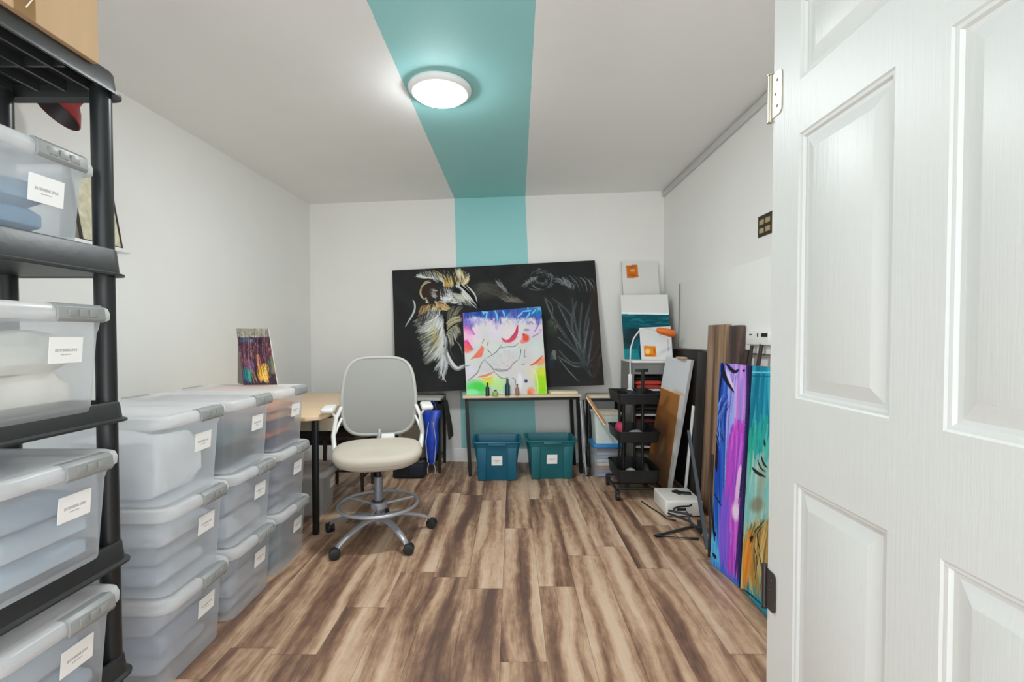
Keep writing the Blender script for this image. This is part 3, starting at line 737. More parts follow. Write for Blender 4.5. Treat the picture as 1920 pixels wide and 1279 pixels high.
# teal totes
def tote(name, label, x0, x1, yf, rot, rgb, zt=.335, dep=.34):
    cxx = (x0 + x1) / 2; t = thing(name, label, 'storage tote', (cxx, yf + dep / 2, 0), rot, 'open teal totes under the console table')
    W = x1 - x0; m = mat('tote_%d' % rgb[0], rgb, .42, var=.06)
    b = BM()
    def rg(dw, z, r=.03): return [(y, x, z) for x, y in rrect(W + dw, dep + dw, r, 5)]
    loft(b, [rg(-.10, 0, .03), rg(-.095, .0, .03), rg(-.088, .006, .03), rg(-.03, zt - .05, .035), rg(-.022, zt - .048, .035), rg(-.012, zt - .010, .035), rg(.014, zt - .010, .04), rg(.018, zt - .004, .04), rg(.012, zt, .04), rg(-.018, zt, .03), rg(-.026, zt - .008, .03), rg(-.040, zt - .06, .03), rg(-.100, .010, .03)], cap0=True, cap1=True)
    obj('tub', b, m, t, angle=45)
    for xx in (-W / 2 + .075, W / 2 - .075):
        b = BM()
        pr = [(xx - .035, -dep / 2 + .044, .004), (xx + .035, -dep / 2 + .044, .004), (xx + .038, -dep / 2 + .013, zt - .05), (xx - .038, -dep / 2 + .013, zt - .05)]
        prism(b, pr, (0, -.010, 0))
        obj('rib', b, m, t, bevel=.003)
    b = BM(); span_box(b, (-.075, -dep / 2 - .014, zt - .030), (.075, -dep / 2 + .005, zt - .008), bevel=.004); obj('handle', b, m, t)
    b = BM(); yy = -dep / 2 + .026; prism(b, [(-.045, yy, zt - .20), (.045, yy, zt - .20), (.045, yy - .010, zt - .12), (-.045, yy - .010, zt - .12)], (0, -.002, 0))
    obj('label', b, M_label_x, t)
    return t
tote('storage_tote', 'left open teal blue tote with paper label under the table', -.330, .072, 3.885, R(1), (16, 98, 124))
tote('storage_tote', 'right open greener teal tote with paper label under the table', .118, .545, 3.935, R(3), (22, 104, 112))

# ------------------------------------------------------------------ painting by strokes (pigment stored per vertex)
class Paint:
    def __init__(s, x0, y0, x1, y1, k, bg):
        s.x0, s.y0, s.k = x0, y0, k; s.w, s.h = int((x1 - x0) * k), int((y1 - y0) * k)
        s.a = np.ones((s.h, s.w, 3)) * np.array(bg, float); s.cf = None
        s.Y, s.X = np.mgrid[0:s.h, 0:s.w].astype(np.float32)
    def crop(s, ox, oy, z): s.cf = (ox, oy, z); return s
    def P(s, p):
        x, y = p
        if s.cf: x, y = s.cf[0] + x / s.cf[2], s.cf[1] + y / s.cf[2]
        return (x - s.x0) * s.k, (y - s.y0) * s.k
    def W(s, w): return w * s.k / (s.cf[2] if s.cf else 1)
    def stroke(s, pts, w, col, al=1, taper=True, soft=.6):
        P = [s.P(p) for p in pts]; w = max(.45, s.W(w) / 2)
        # catmull resample
        if len(P) > 2:
            Q = []; E = [P[0]] + P + [P[-1]]
            for i in range(1, len(E) - 2):
                for t in np.linspace(0, 1, 6, endpoint=False):
                    a, b_, c, d = [np.array(E[i + j]) for j in (-1, 0, 1, 2)]
                    Q.append(tuple(.5 * (2 * b_ + (c - a) * t + (2 * a - 5 * b_ + 4 * c - d) * t * t + (3 * b_ - a - 3 * c + d) * t ** 3)))
            P = Q + [P[-1]]
        n = len(P) - 1; col = np.array(col, float)
        xs = [p[0] for p in P]; ys_ = [p[1] for p in P]; m = w + 3
        X0, X1 = max(0, int(min(xs) - m)), min(s.w, int(max(xs) + m) + 1); Y0_, Y1_ = max(0, int(min(ys_) - m)), min(s.h, int(max(ys_) + m) + 1)
        if X1 <= X0 or Y1_ <= Y0_: return
        X, Y = s.X[Y0_:Y1_, X0:X1], s.Y[Y0_:Y1_, X0:X1]; M = np.zeros_like(X)
        for i in range(n):
            ax, ay = P[i]; bx, by = P[i + 1]; dx, dy = bx - ax, by - ay; L2 = dx * dx + dy * dy + 1e-9
            t = np.clip(((X - ax) * dx + (Y - ay) * dy) / L2, 0, 1); d = np.hypot(X - ax - t * dx, Y - ay - t * dy)
            f = (i + t) / n; ww = w * (np.sin(np.clip(f, 0, 1) * 2.6 + .35) if taper else 1)
            M = np.maximum(M, np.clip((np.maximum(ww, .3) - d) / (soft * 1.5) + .5, 0, 1))
        M = (M * al)[..., None]; A = s.a[Y0_:Y1_, X0:X1]; A[:] = A * (1 - M) + col * M
    def blob(s, c, rx, ry, col, al=1, rot=0, soft=.5):
        x, y = s.P(c); rx, ry = s.W(rx), s.W(ry); ca, sa = math.cos(rot), math.sin(rot)
        X, Y = s.X - x, s.Y - y; d = np.sqrt(((X * ca + Y * sa) / rx) ** 2 + ((-X * sa + Y * ca) / ry) ** 2)
        M = (np.clip((1 - d) / soft, 0, 1) * al)[..., None]; s.a[:] = s.a * (1 - M) + np.array(col, float) * M
    def poly(s, pts, col, al=1):
        P = [s.P(p) for p in pts]; M = np.zeros((s.h, s.w), bool)
        for i in range(len(P)):
            (ax, ay), (bx, by) = P[i], P[i - 1]
            c = ((ay > s.Y) != (by > s.Y)) & (s.X < (bx - ax) * (s.Y - ay) / (by - ay + 1e-9) + ax); M ^= c
        s.a[M] = s.a[M] * (1 - al) + np.array(col, float) * al
    def hair(s, starts, ends, n, w, cols, rnd, curve=.15, jit=12, al=.85, jy=None):
        """n strokes whose start runs along `starts` and end along `ends`"""
        def at(L, f):
            f *= len(L) - 1; i = min(int(f), len(L) - 2); g = f - i; return (L[i][0] * (1 - g) + L[i + 1][0] * g, L[i][1] * (1 - g) + L[i + 1][1] * g)
        for k in range(n):
            f = rnd.random(); a = at(starts, f); e = at(ends, min(1, max(0, f + rnd.uniform(-.08, .08))))
            jy_ = jit if jy is None else jy; a = (a[0] + rnd.uniform(-jit, jit), a[1] + rnd.uniform(-jy_, jy_)); g = rnd.uniform(.55, 1.05); e = (a[0] + (e[0] - a[0]) * g, a[1] + (e[1] - a[1]) * g)
            dx, dy = e[0] - a[0], e[1] - a[1]; c_ = curve * rnd.uniform(.4, 1.2)
            m = ((a[0] + e[0]) / 2 - dy * c_, (a[1] + e[1]) / 2 + dx * c_)
            s.stroke([a, m, e], w * rnd.uniform(.5, 1.2), rnd.choice(cols), al * rnd.uniform(.6, 1))
    def sample(s, q, nx, ny, gain=1.0):
        """bilinear patch q = TL, TR, BR, BL in picture px -> (ny+1, nx+1, 3) linear"""
        U, V = np.meshgrid(np.linspace(0, 1, nx + 1), np.linspace(0, 1, ny + 1))
        TL, TR, BR, BL = [np.array(p, float) for p in q]
        X = (TL[0] * (1 - U) + TR[0] * U) * (1 - V) + (BL[0] * (1 - U) + BR[0] * U) * V
        Y = (TL[1] * (1 - U) + TR[1] * U) * (1 - V) + (BL[1] * (1 - U) + BR[1] * U) * V
        xi = np.clip(((X - s.x0) * s.k), 0, s.w - 1).astype(int); yi = np.clip(((Y - s.y0) * s.k), 0, s.h - 1).astype(int)
        c = np.clip(s.a[yi, xi] / 255, 0, 1); l = np.where(c <= .04045, c / 12.92, ((c + .055) / 1.055) ** 2.4)
        return np.clip(l * gain, 0, 1)
def pigment_mat():
    s = NT('pigment'); a = s.n('ShaderNodeVertexColor'); a.layer_name = 'Col'
    s.t.links.new(a.outputs[0], s.b.inputs['Base Color']); s.b.inputs['Roughness'].default_value = .75
    s.b.inputs['Specular IOR Level'].default_value = .12
    s.bump(s.noise(s.obj(), 220, 3), .15, .002); return s.m
M_pig = pigment_mat()
def painted(root, TL, TR, BR, BL, thick, cols, edge_mat, name='painted_face', edge='canvas_edge', bevel=0):
    """face grid coloured by cols plus the wrapped edge behind it; world coordinates"""
    TL, TR, BR, BL = map(Vector, (TL, TR, BR, BL)); n = (BR - BL).cross(TL - BL).normalized()
    ny, nx = cols.shape[0] - 1, cols.shape[1] - 1; off = root.location
    U, V = np.meshgrid(np.linspace(0, 1, nx + 1), np.linspace(0, 1, ny + 1)); U, V = U[..., None], V[..., None]
    A = [np.array(p - off) for p in (TL, TR, BR, BL)]
    P = (A[0] * (1 - U) + A[1] * U) * (1 - V) + (A[3] * (1 - U) + A[2] * U) * V
    me = bpy.data.meshes.new(name); nv = (nx + 1) * (ny + 1)
    I = np.arange(nv).reshape(ny + 1, nx + 1); F = np.stack([I[:-1, :-1], I[1:, :-1], I[1:, 1:], I[:-1, 1:]], -1).reshape(-1, 4)
    me.vertices.add(nv); me.vertices.foreach_set('co', P.reshape(-1).astype(np.float32))
    me.loops.add(F.size); me.loops.foreach_set('vertex_index', F.reshape(-1).astype(np.int32))
    me.polygons.add(len(F)); me.polygons.foreach_set('loop_start', (np.arange(len(F)) * 4).astype(np.int32)); me.polygons.foreach_set('loop_total', np.full(len(F), 4, np.int32))
    me.update(calc_edges=True)
    at = me.color_attributes.new('Col', 'FLOAT_COLOR', 'POINT'); c4 = np.ones((nv, 4), np.float32); c4[:, :3] = cols.reshape(-1, 3); at.data.foreach_set('color', c4.reshape(-1))
    me.materials.append(M_pig); o = bpy.data.objects.new(name, me); COL.objects.link(o); o.parent = root
    b = BM(); e = n * -.0012
    prism(b, [TL + e, BL + e, BR + e, TR + e], -n * thick)
    obj(edge, b, edge_mat, root, world=True)
    return o

# ---- big black canvas: lion at left, grasses at right
rnd = random.Random(11)
L_ = Paint(720, 470, 1150, 760, 2.2, (44, 45, 45)).crop(720, 470, 4.41)
for k in range(260):
    x, y = rnd.uniform(40, 1850), rnd.uniform(60, 1200); g = rnd.uniform(34, 58); L_.blob((x, y), rnd.uniform(60, 180), rnd.uniform(30, 120), (g, g * 1.02, g * 1.0), .22, rnd.uniform(0, 3))
W1, W2, CR, YE, BR_, GY = (232, 234, 230), (196, 204, 206), (214, 206, 172), (222, 182, 84), (128, 96, 66), (120, 124, 122)
L_.blob((860, 330), 170, 90, (72, 68, 60), .7)
for k in range(16): L_.stroke([(720 + rnd.uniform(0, 60), 290 + k * 7), (830, 270 + k * 5), (960 + rnd.uniform(-40, 60), 300 + k * 6)], 6, (96, 96, 90), .4)
# crown and forehead hair
L_.hair([(440, 250), (520, 250)], [(250, 215), (300, 180), (330, 160)], 34, 9, [W1, W2, CR, (160, 156, 140)], rnd, .10, 16)
L_.hair([(500, 260), (560, 270)], [(340, 160), (400, 150), (470, 170), (540, 150)], 46, 8, [W2, GY, CR, BR_, YE], rnd, .08, 16)
L_.hair([(600, 280), (680, 290)], [(560, 160), (640, 150), (710, 180), (720, 215)], 46, 9, [CR, YE, W1, (180, 160, 110)], rnd, .06, 14)
L_.hair([(500, 300), (570, 300)], [(490, 220), (560, 200)], 26, 16, [YE, (190, 140, 60), CR], rnd, .05, 14)
# ear
L_.blob((385, 345), 88, 95, (60, 48, 42), 1)
for k in range(26):
    a0 = R(rnd.uniform(150, 260)); r0 = rnd.uniform(74, 90); L_.stroke([(385 + r0 * math.cos(a0 + q * .35), 345 + r0 * 1.08 * math.sin(a0 + q * .35)) for q in (-1, 0, 1)], 8, rnd.choice([CR, (190, 176, 140), (150, 120, 84)]), .8)
L_.hair([(430, 320), (440, 400)], [(370, 320), (390, 380)], 24, 9, [(170, 160, 158), GY, (206, 204, 210)], rnd, .1, 14)
L_.hair([(350, 440), (330, 380)], [(370, 430), (340, 360)], 8, 12, [CR, W1], rnd, .1, 6)
# face
L_.hair([(470, 420), (520, 330)], [(540, 420), (640, 400)], 60, 12, [W1, W2, (180, 184, 196), CR], rnd, .12, 26)
L_.hair([(540, 420), (600, 380)], [(640, 460), (740, 400)], 60, 12, [W1, W2, CR, (170, 168, 160)], rnd, -.08, 26)
L_.hair([(600, 300), (640, 280)], [(700, 420), (790, 480)], 40, 10, [W1, CR, W2], rnd, -.05, 16)
L_.blob((615, 335), 44, 30, (34, 34, 38), 1, .5); L_.blob((575, 400), 26, 16, (60, 60, 66), .9)
L_.stroke([(640, 290), (720, 370), (790, 470)], 20, (26, 26, 28), 1, False); L_.stroke([(690, 290), (750, 360), (775, 430)], 12, W1, .9)
L_.stroke([(640, 350), (700, 420), (770, 485)], 9, W1, .9); L_.stroke([(560, 460), (680, 430), (720, 470)], 9, (40, 40, 42), .9)
L_.stroke([(545, 300), (560, 400), (545, 450)], 7, (60, 56, 60), .8)
L_.hair([(330, 470), (500, 470)], [(280, 520), (540, 500)], 60, 13, [(176, 140, 84), (150, 110, 70), CR, YE], rnd, .1, 22)
L_.hair([(420, 440), (520, 450)], [(480, 490), (560, 490)], 40, 14, [(196, 150, 84), CR, (160, 120, 80)], rnd, .1, 20)
L_.hair([(560, 480), (640, 480)], [(520, 600), (600, 560)], 50, 10, [(70, 70, 70), (120, 116, 96), (40, 40, 42), (150, 144, 120)], rnd, .1, 24)
L_.hair([(520, 620), (530, 680)], [(640, 540), (650, 600)], 46, 11, [(170, 164, 120), CR, (120, 116, 90)], rnd, -.12, 14)
L_.hair([(520, 700), (600, 640)], [(550, 820), (640, 690)], 50, 11, [W2, (170, 170, 158), (140, 130, 110)], rnd, -.1, 18)
# mane
L_.hair([(380, 490), (440, 510), (480, 560)], [(220, 600), (250, 680), (290, 700)], 120, 10, [W1, W2, CR, (90, 94, 94), (140, 140, 130)], rnd, -.16, 26)
L_.hair([(440, 560), (490, 620), (495, 700)], [(270, 720), (300, 820), (330, 880)], 150, 10, [W1, W2, (150, 152, 120), (84, 88, 88), (196, 198, 190)], rnd, -.12, 26)
L_.hair([(495, 660), (495, 780)], [(300, 880), (330, 950), (400, 930)], 130, 10, [W2, (150, 156, 150), (110, 114, 90), (70, 72, 74), (186, 190, 160)], rnd, -.08, 28)
L_.hair([(500, 640), (500, 760)], [(400, 900), (450, 900), (480, 860)], 90, 11, [W1, W2, W1, (160, 166, 170)], rnd, -.06, 18)
L_.hair([(470, 840), (500, 860)], [(400, 1000), (450, 1060), (500, 1090)], 50, 10, [W1, W2, (120, 124, 126)], rnd, -.1, 14)
L_.stroke([(470, 1000), (480, 1050), (505, 1090)], 9, W1, .9)
L_.hair([(500, 540), (510, 700)], [(500, 640), (495, 820)], 14, 12, [(24, 24, 26)], rnd, .03, 6, 1)
L_.stroke([(500, 560), (512, 660), (490, 800)], 14, (22, 22, 24), 1, False); L_.stroke([(512, 680), (570, 630), (640, 600)], 12, (26, 26, 28), 1)
L_.stroke([(236, 415), (250, 445), (252, 480), (240, 520), (218, 560), (192, 600), (168, 640)], 15, (200, 206, 206), .95)
L_.hair([(250, 160), (480, 150), (720, 170)], [(330, 260), (520, 290), (640, 300)], 60, 7, [(36, 36, 38), (52, 50, 48), (44, 44, 46)], rnd, .1, 30, .8)
L_.hair([(300, 470), (480, 520)], [(240, 640), (440, 640)], 40, 7, [(40, 42, 44), (60, 62, 62)], rnd, -.1, 26, .8)
L_.hair([(330, 560), (480, 700)], [(250, 720), (380, 880)], 70, 6, [(40, 42, 44), (60, 62, 58), (110, 100, 70)], rnd, -.1, 36, .7)
L_.hair([(300, 500), (380, 470)], [(270, 560), (330, 520)], 26, 9, [(176, 140, 90), (140, 104, 70), (196, 170, 120)], rnd, -.1, 16)
L_.hair([(470, 330), (560, 330)], [(480, 430), (590, 430)], 34, 7, [(60, 58, 62), (120, 120, 128), (236, 236, 236), (90, 84, 84)], rnd, .1, 26, .8)
L_.hair([(600, 400), (700, 420)], [(600, 450), (740, 470)], 30, 7, [(70, 70, 70), (150, 150, 140), (190, 188, 176)], rnd, .1, 20, .7)
L_.hair([(440, 520), (490, 600)], [(260, 640), (330, 780)], 46, 8, [W1, W2, W1, (200, 206, 206)], rnd, -.16, 24)
L_.hair([(490, 640), (498, 800)], [(360, 860), (430, 940)], 50, 8, [W1, W2, CR, (210, 214, 214)], rnd, -.08, 16)
L_.hair([(400, 560), (460, 720)], [(300, 700), (380, 860)], 20, 9, [(190, 176, 100), (170, 164, 110)], rnd, -.1, 24, .7)
# chin and beard
L_.stroke([(505, 770), (512, 850), (545, 930), (600, 985), (680, 960)], 40, (150, 154, 158), 1)
L_.stroke([(520, 850), (550, 920), (600, 975), (660, 955)], 24, W1, .95); L_.stroke([(620, 960), (670, 950), (720, 940)], 9, W2, .8)
L_.stroke([(545, 780), (548, 840), (580, 905)], 8, (90, 92, 96), .8); L_.stroke([(600, 760), (630, 800), (650, 860)], 8, CR, .6)
L_.hair([(500, 700), (520, 760)], [(500, 830), (510, 860)], 14, 10, [W2, GY], rnd, 0, 10)
L_.hair([(600, 150), (660, 170)], [(620, 260), (690, 280)], 24, 8, [W1, CR, (236, 220, 160)], rnd, .03, 14)
L_.hair([(480, 400), (540, 360)], [(560, 410), (620, 420)], 26, 9, [W1, W1, W2], rnd, .1, 18)
L_.hair([(250, 212), (300, 200)], [(350, 235), (430, 230)], 14, 7, [W1, W2], rnd, .03, 10)
# right half: faint crouching cat and grasses
GR = [(112, 118, 122), (84, 90, 94), (146, 152, 156), (70, 76, 80)]
L_.hair([(930, 240), (1000, 300)], [(1000, 340), (1060, 400)], 18, 6, [(176, 176, 172), (130, 130, 128), GY], rnd, .04, 22)
L_.hair([(940, 360), (1100, 400)], [(1040, 420), (1180, 430)], 60, 8, [(120, 112, 102), (90, 86, 80), (140, 134, 124)], rnd, .2, 30, .5)
L_.hair([(1140, 300), (1220, 230)], [(1200, 250), (1280, 210)], 40, 6, [(170, 172, 174), GY, (90, 94, 96)], rnd, .2, 22)
for k in range(60):
    a0 = rnd.uniform(0, 6.28); r0 = rnd.uniform(30, 110); L_.stroke([(1310 + r0 * math.cos(a0 + q * .4), 240 + r0 * .8 * math.sin(a0 + q * .4)) for q in (-1, 0, 1)], 5, rnd.choice(GR), .7)
L_.hair([(1420, 230), (1540, 260)], [(1480, 290), (1570, 340)], 60, 6, GR + [(160, 160, 160)], rnd, -.25, 34)
for k in range(5): L_.stroke([(1530 + k * 42, 205 + k * 6), (1590 + k * 36, 260), (1620 + k * 30, 340)], 7, GR[k % 3], .8)
L_.stroke([(1690, 240), (1720, 290), (1745, 350)], 8, GR[2], .8); L_.hair([(1260, 180), (1290, 150)], [(1300, 170), (1310, 140)], 8, 8, GR, rnd, .1, 12)
L_.stroke([(1190, 310), (1260, 330), (1340, 325)], 8, GR[0], .7)
tips = [(1330, 390, 1400, 560), (1400, 400, 1560, 560), (1440, 450, 1560, 700), (1560, 400, 1590, 640), (1600, 420, 1560, 620), (1720, 400, 1660, 640), (1700, 560, 1660, 800), (1730, 660, 1700, 860), (1780, 780, 1720, 900), (1440, 720, 1560, 820), (1450, 830, 1540, 920), (1440, 880, 1580, 960), (1500, 610, 1600, 760), (1640, 440, 1620, 700), (1790, 860, 1740, 960), (1790, 930, 1730, 1040)]
for (x, y, mx_, my_) in tips:
    for q in range(3):
        j = rnd.uniform(-10, 10); L_.stroke([(x + j, y), (mx_ + j, my_), (1660 + rnd.uniform(-30, 30), 950 + rnd.uniform(-30, 20))], rnd.uniform(8, 20), rnd.choice([(70, 76, 78), (60, 66, 68), (84, 90, 92)]), .5)
    L_.stroke([(x, y), (mx_, my_), ((mx_ + 1660) / 2 + rnd.uniform(-16, 16), (my_ + 950) / 2)], 6, rnd.choice([(104, 110, 114), (130, 136, 138), (90, 96, 100)]), .7)
L_.stroke([(1450, 900), (1530, 1000), (1620, 1090)], 8, (130, 134, 136), .8); L_.stroke([(1740, 1050), (1760, 990), (1790, 930)], 6, GR[0], .8)
L_.stroke([(1340, 400), (1400, 480), (1370, 640)], 7, GR[0], .7); L_.blob((1400, 640), 60, 90, (54, 66, 50), .7); L_.hair([(1360, 620), (1440, 620)], [(1400, 560), (1420, 700)], 16, 5, [(90, 110, 84), GY], rnd, .1, 24)
L_.poly([(1395, 830), (1420, 830), (1428, 905), (1376, 905)], (110, 118, 116)); L_.blob((1380, 920), 40, 70, (44, 58, 68), .7)
for k in range(40): L_.blob((1740 + rnd.uniform(-20, 60), rnd.uniform(350, 1100)), 40, 90, (56, 48, 44), .3)
t = thing('black_canvas', 'large black canvas with a painted lion and faint grasses leaning on back wall', 'painting', (-.15, 4.34, .68))
cols = L_.sample([(735, 507), (1115, 488), (1133, 722), (738, 738)], 460, 290, 1.0)
painted(t, (-1.153, 4.535, 1.851), (.778, 4.430, 1.931), (.842, 4.275, .772), (-1.083, 4.365, .690), .03, cols, M_black)

# ---- bright canvas on the console table
rnd = random.Random(4)
C_ = Paint(840, 560, 1050, 760, 3.0, (216, 216, 213)).crop(840, 560, 6.395)
for k in range(120): C_.blob((rnd.uniform(150, 1200), rnd.uniform(120, 1150)), rnd.uniform(60, 160), rnd.uniform(40, 120), rnd.choice([(208, 208, 212), (222, 222, 218), (204, 214, 210), (218, 208, 212)]), .45)
for (x, y, rx, ry, c) in [(300, 430, 150, 170, (240, 206, 228)), (230, 520, 90, 120, (246, 170, 206)), (760, 420, 190, 150, (236, 216, 226)), (1030, 400, 130, 120, (226, 200, 232)), (560, 400, 120, 140, (226, 214, 236)), (260, 860, 120, 120, (224, 218, 238)), (1060, 600, 120, 140, (214, 226, 222)), (640, 600, 200, 60, (210, 222, 216)), (500, 960, 260, 110, (226, 236, 190)), (1050, 860, 150, 160, (232, 226, 176)), (860, 700, 60, 140, (206, 218, 214)), (860, 1000, 70, 150, (226, 220, 234))]: C_.blob((x, y), rx, ry, c, .8, 0, .9)
BL_, DB, PU, CY_, PK = (62, 100, 180), (40, 66, 150), (136, 92, 172), (120, 210, 236), (236, 120, 190)
for k in range(90):
    x = rnd.uniform(150, 1180); C_.blob((x, rnd.uniform(120, 225)), rnd.uniform(30, 80), rnd.uniform(34, 75), rnd.choice([BL_, DB, (50, 120, 190), (80, 80, 170)]), .7)
for (x, d) in [(190, 330), (260, 270), (430, 230), (520, 290), (600, 320), (660, 250), (840, 280), (1080, 330)]:
    C_.hair([(x - 25, 170), (x + 25, 170)], [(x - 30, d), (x + 30, d)], 16, 20, [BL_, DB, PU, (70, 80, 180)], rnd, .05, 12)
for (x0, y0, x1, y1) in [(390, 150, 430, 210), (430, 180, 480, 190), (460, 190, 440, 280), (560, 160, 590, 300), (650, 160, 670, 240), (820, 240, 900, 170), (900, 170, 1000, 160), (980, 180, 930, 250), (1100, 130, 1120, 210), (1000, 200, 1060, 130), (1060, 180, 1090, 120), (930, 90, 960, 150)]:
    C_.stroke([(x0, y0), ((x0 + x1) / 2 + 10, (y0 + y1) / 2), (x1, y1)], 20, CY_, .9)
C_.blob((240, 320), 100, 70, (104, 90, 190), .8); C_.hair([(170, 250), (1130, 240)], [(190, 360), (1120, 330)], 60, 22, [(150, 130, 210), (120, 140, 220), (180, 150, 214), (210, 214, 240)], rnd, .1, 30, .45); C_.blob((1080, 200), 60, 60, (40, 130, 190), .8)
C_.hair([(190, 350), (260, 360)], [(260, 460), (330, 450)], 30, 22, [PU, PK, (210, 110, 190)], rnd, .1, 18)
C_.blob((240, 440), 90, 80, (244, 190, 220), .6); C_.hair([(180, 540), (220, 520)], [(270, 640), (300, 620)], 34, 26, [(226, 70, 140), (236, 100, 150)], rnd, .05, 18)
C_.blob((225, 610), 70, 60, (240, 110, 90), .8); C_.poly([(255, 735), (400, 560), (430, 600), (400, 700)], (240, 122, 100), .95); C_.stroke([(250, 740), (330, 650), (410, 560)], 9, (232, 232, 232), .9)
C_.stroke([(830, 340), (815, 430), (760, 500), (690, 520), (640, 480)], 46, (206, 70, 100), .95); C_.stroke([(840, 330), (800, 420), (730, 490)], 16, (170, 50, 80), .8); C_.stroke([(640, 520), (740, 530), (850, 460)], 14, (240, 130, 140), .8)
C_.blob((930, 480), 55, 60, (232, 80, 66), .95); C_.blob((890, 520), 40, 30, (240, 120, 110), .8); C_.blob((905, 440), 22, 20, (200, 60, 50), .9); C_.blob((940, 385), 50, 16, (110, 96, 120), .6)
C_.stroke([(945, 320), (985, 295), (1030, 320)], 26, (170, 140, 196), .8); C_.stroke([(1100, 220), (1080, 330), (1030, 410)], 16, (110, 90, 170), .8); C_.stroke([(1130, 380), (1110, 390), (1090, 370)], 12, (200, 100, 150), .7)
C_.blob((480, 300), 40, 60, (240, 200, 226), .5); C_.blob((580, 350), 26, 50, (200, 160, 210), .6)
GRY = (120, 130, 124)
for pts in [[(640, 560), (560, 650), (440, 720)], [(440, 720), (390, 780), (350, 870), (300, 920), (230, 970)], [(600, 600), (700, 580), (790, 575), (850, 530)], [(440, 740), (520, 820), (560, 880)], [(460, 610), (520, 670)], [(520, 830), (620, 860), (720, 840)], [(720, 840), (790, 760), (850, 720)], [(850, 720), (870, 630), (855, 580)], [(1000, 470), (1060, 440), (1110, 410)], [(560, 880), (640, 940), (720, 930)], [(190, 810), (270, 795)], [(430, 490), (400, 550)], [(480, 520), (460, 580)], [(880, 780), (920, 770)], [(920, 600), (910, 690), (940, 680)], [(760, 930), (800, 960), (790, 1060)]]:
    C_.stroke(pts, 11, GRY, .9)
for k in range(90):
    a0 = rnd.uniform(0, 6.28); r0 = rnd.uniform(40, 150); C_.stroke([(660 + r0 * math.cos(a0), 720 + r0 * .7 * math.sin(a0)), (660 + r0 * math.cos(a0 + .2), 720 + r0 * .7 * math.sin(a0 + .2))], 6, (176, 180, 184), .6)
C_.stroke([(560, 830), (680, 850), (760, 810)], 24, (150, 152, 158), .7)
C_.blob((1120, 740), 90, 50, (244, 150, 90), .8, -.5); C_.stroke([(980, 790), (1060, 750), (1140, 670)], 24, (214, 90, 66), .8); C_.blob((1120, 960), 100, 190, (170, 226, 50), 1); C_.blob((1130, 860), 80, 60, (226, 226, 70), .8); C_.blob((1130, 1080), 80, 60, (150, 220, 40), .9)
C_.stroke([(1010, 830), (1060, 900), (1080, 1110)], 22, (232, 240, 170), .8); C_.blob((990, 1080), 60, 60, (244, 150, 100), .9); C_.blob((970, 1100), 30, 40, (226, 110, 90), .7)
C_.blob((330, 1060), 190, 120, (110, 222, 120), 1); C_.blob((360, 1040), 110, 60, (80, 214, 84), .8); C_.blob((280, 1110), 110, 50, (150, 240, 180), .8); C_.blob((480, 980), 100, 60, (214, 232, 90), .9); C_.blob((600, 1020), 120, 90, (190, 240, 150), .8)
C_.stroke([(350, 930), (450, 910), (540, 870)], 26, (238, 130, 100), .9); C_.stroke([(400, 940), (470, 950), (540, 920)], 20, (240, 190, 60), .9); C_.blob((700, 1060), 70, 80, (170, 220, 190), .8)
C_.blob((930, 965), 26, 24, (60, 70, 110), 1); C_.blob((855, 980), 40, 130, (238, 236, 240), .8)
C_.stroke([(230, 980), (300, 920), (350, 880)], 12, (130, 120, 150), .8)
t = thing('bright_canvas', 'rainbow canvas with unfinished branch sketch standing on the console table', 'painting', (-.05, 4.12, .702))
cols = C_.sample([(868, 590), (1015, 578), (1026, 733), (873, 738)], 250, 260, 1.0)
painted(t, (-.4405, 4.195, 1.425), (.264, 4.265, 1.487), (.3115, 4.150, .7045), (-.3965, 4.085, .7045), .022, cols, M_raw)

# small things on the console table
def bottle(label, x, y, h, r, rgb, name='paint_bottle', cap=(30, 30, 34)):
    t = thing(name, label, 'bottle', (x, y, .7025))
    b = BM(); add_lathe(b, [(0, 0), (r, .001), (r, h * .6), (r * .55, h * .72), (r * .4, h * .78), (r * .4, h * .84), (0, h * .84)], seg=18); obj('body', b, mat('bottle_%d_%d_%d' % rgb, rgb, .25), t)
    b = BM(); add_lathe(b, [(r * .5, h * .82), (r * .5, h * .97), (r * .3, h), (0, h)], seg=14); obj('cap', b, mat('cap_%d' % cap[0], cap, .4), t)
bottle('slim black bottle standing before the green left part of bright canvas', -.212, 4.045, .115, .017, (34, 54, 50))
bottle('dark teal bottle standing before the middle of bright canvas', -.040, 4.060, .150, .022, (22, 56, 72), cap=(44, 96, 110))
bottle('short green lidded jar between the two dark bottles', -.145, 4.055, .05, .026, (150, 190, 110), name='paint_jar', cap=(60, 84, 50))
bottle('small brown bottle right of dark teal bottle on console table', .045, 4.072, .10, .016, (150, 120, 96), cap=(110, 90, 76))
b = BM(); prism(b, [CT(.76, .02, .703), CT(1.0, .02, .703), CT(1.0, .16, .703), CT(.74, .16, .703)], (0, 0, .024))
recenter(tag(obj('wooden_board', b, mat('pale_board', (228, 214, 186), .5, var=.06), bevel=.004), 'pale flat board lying on right end of the console table', 'board'))

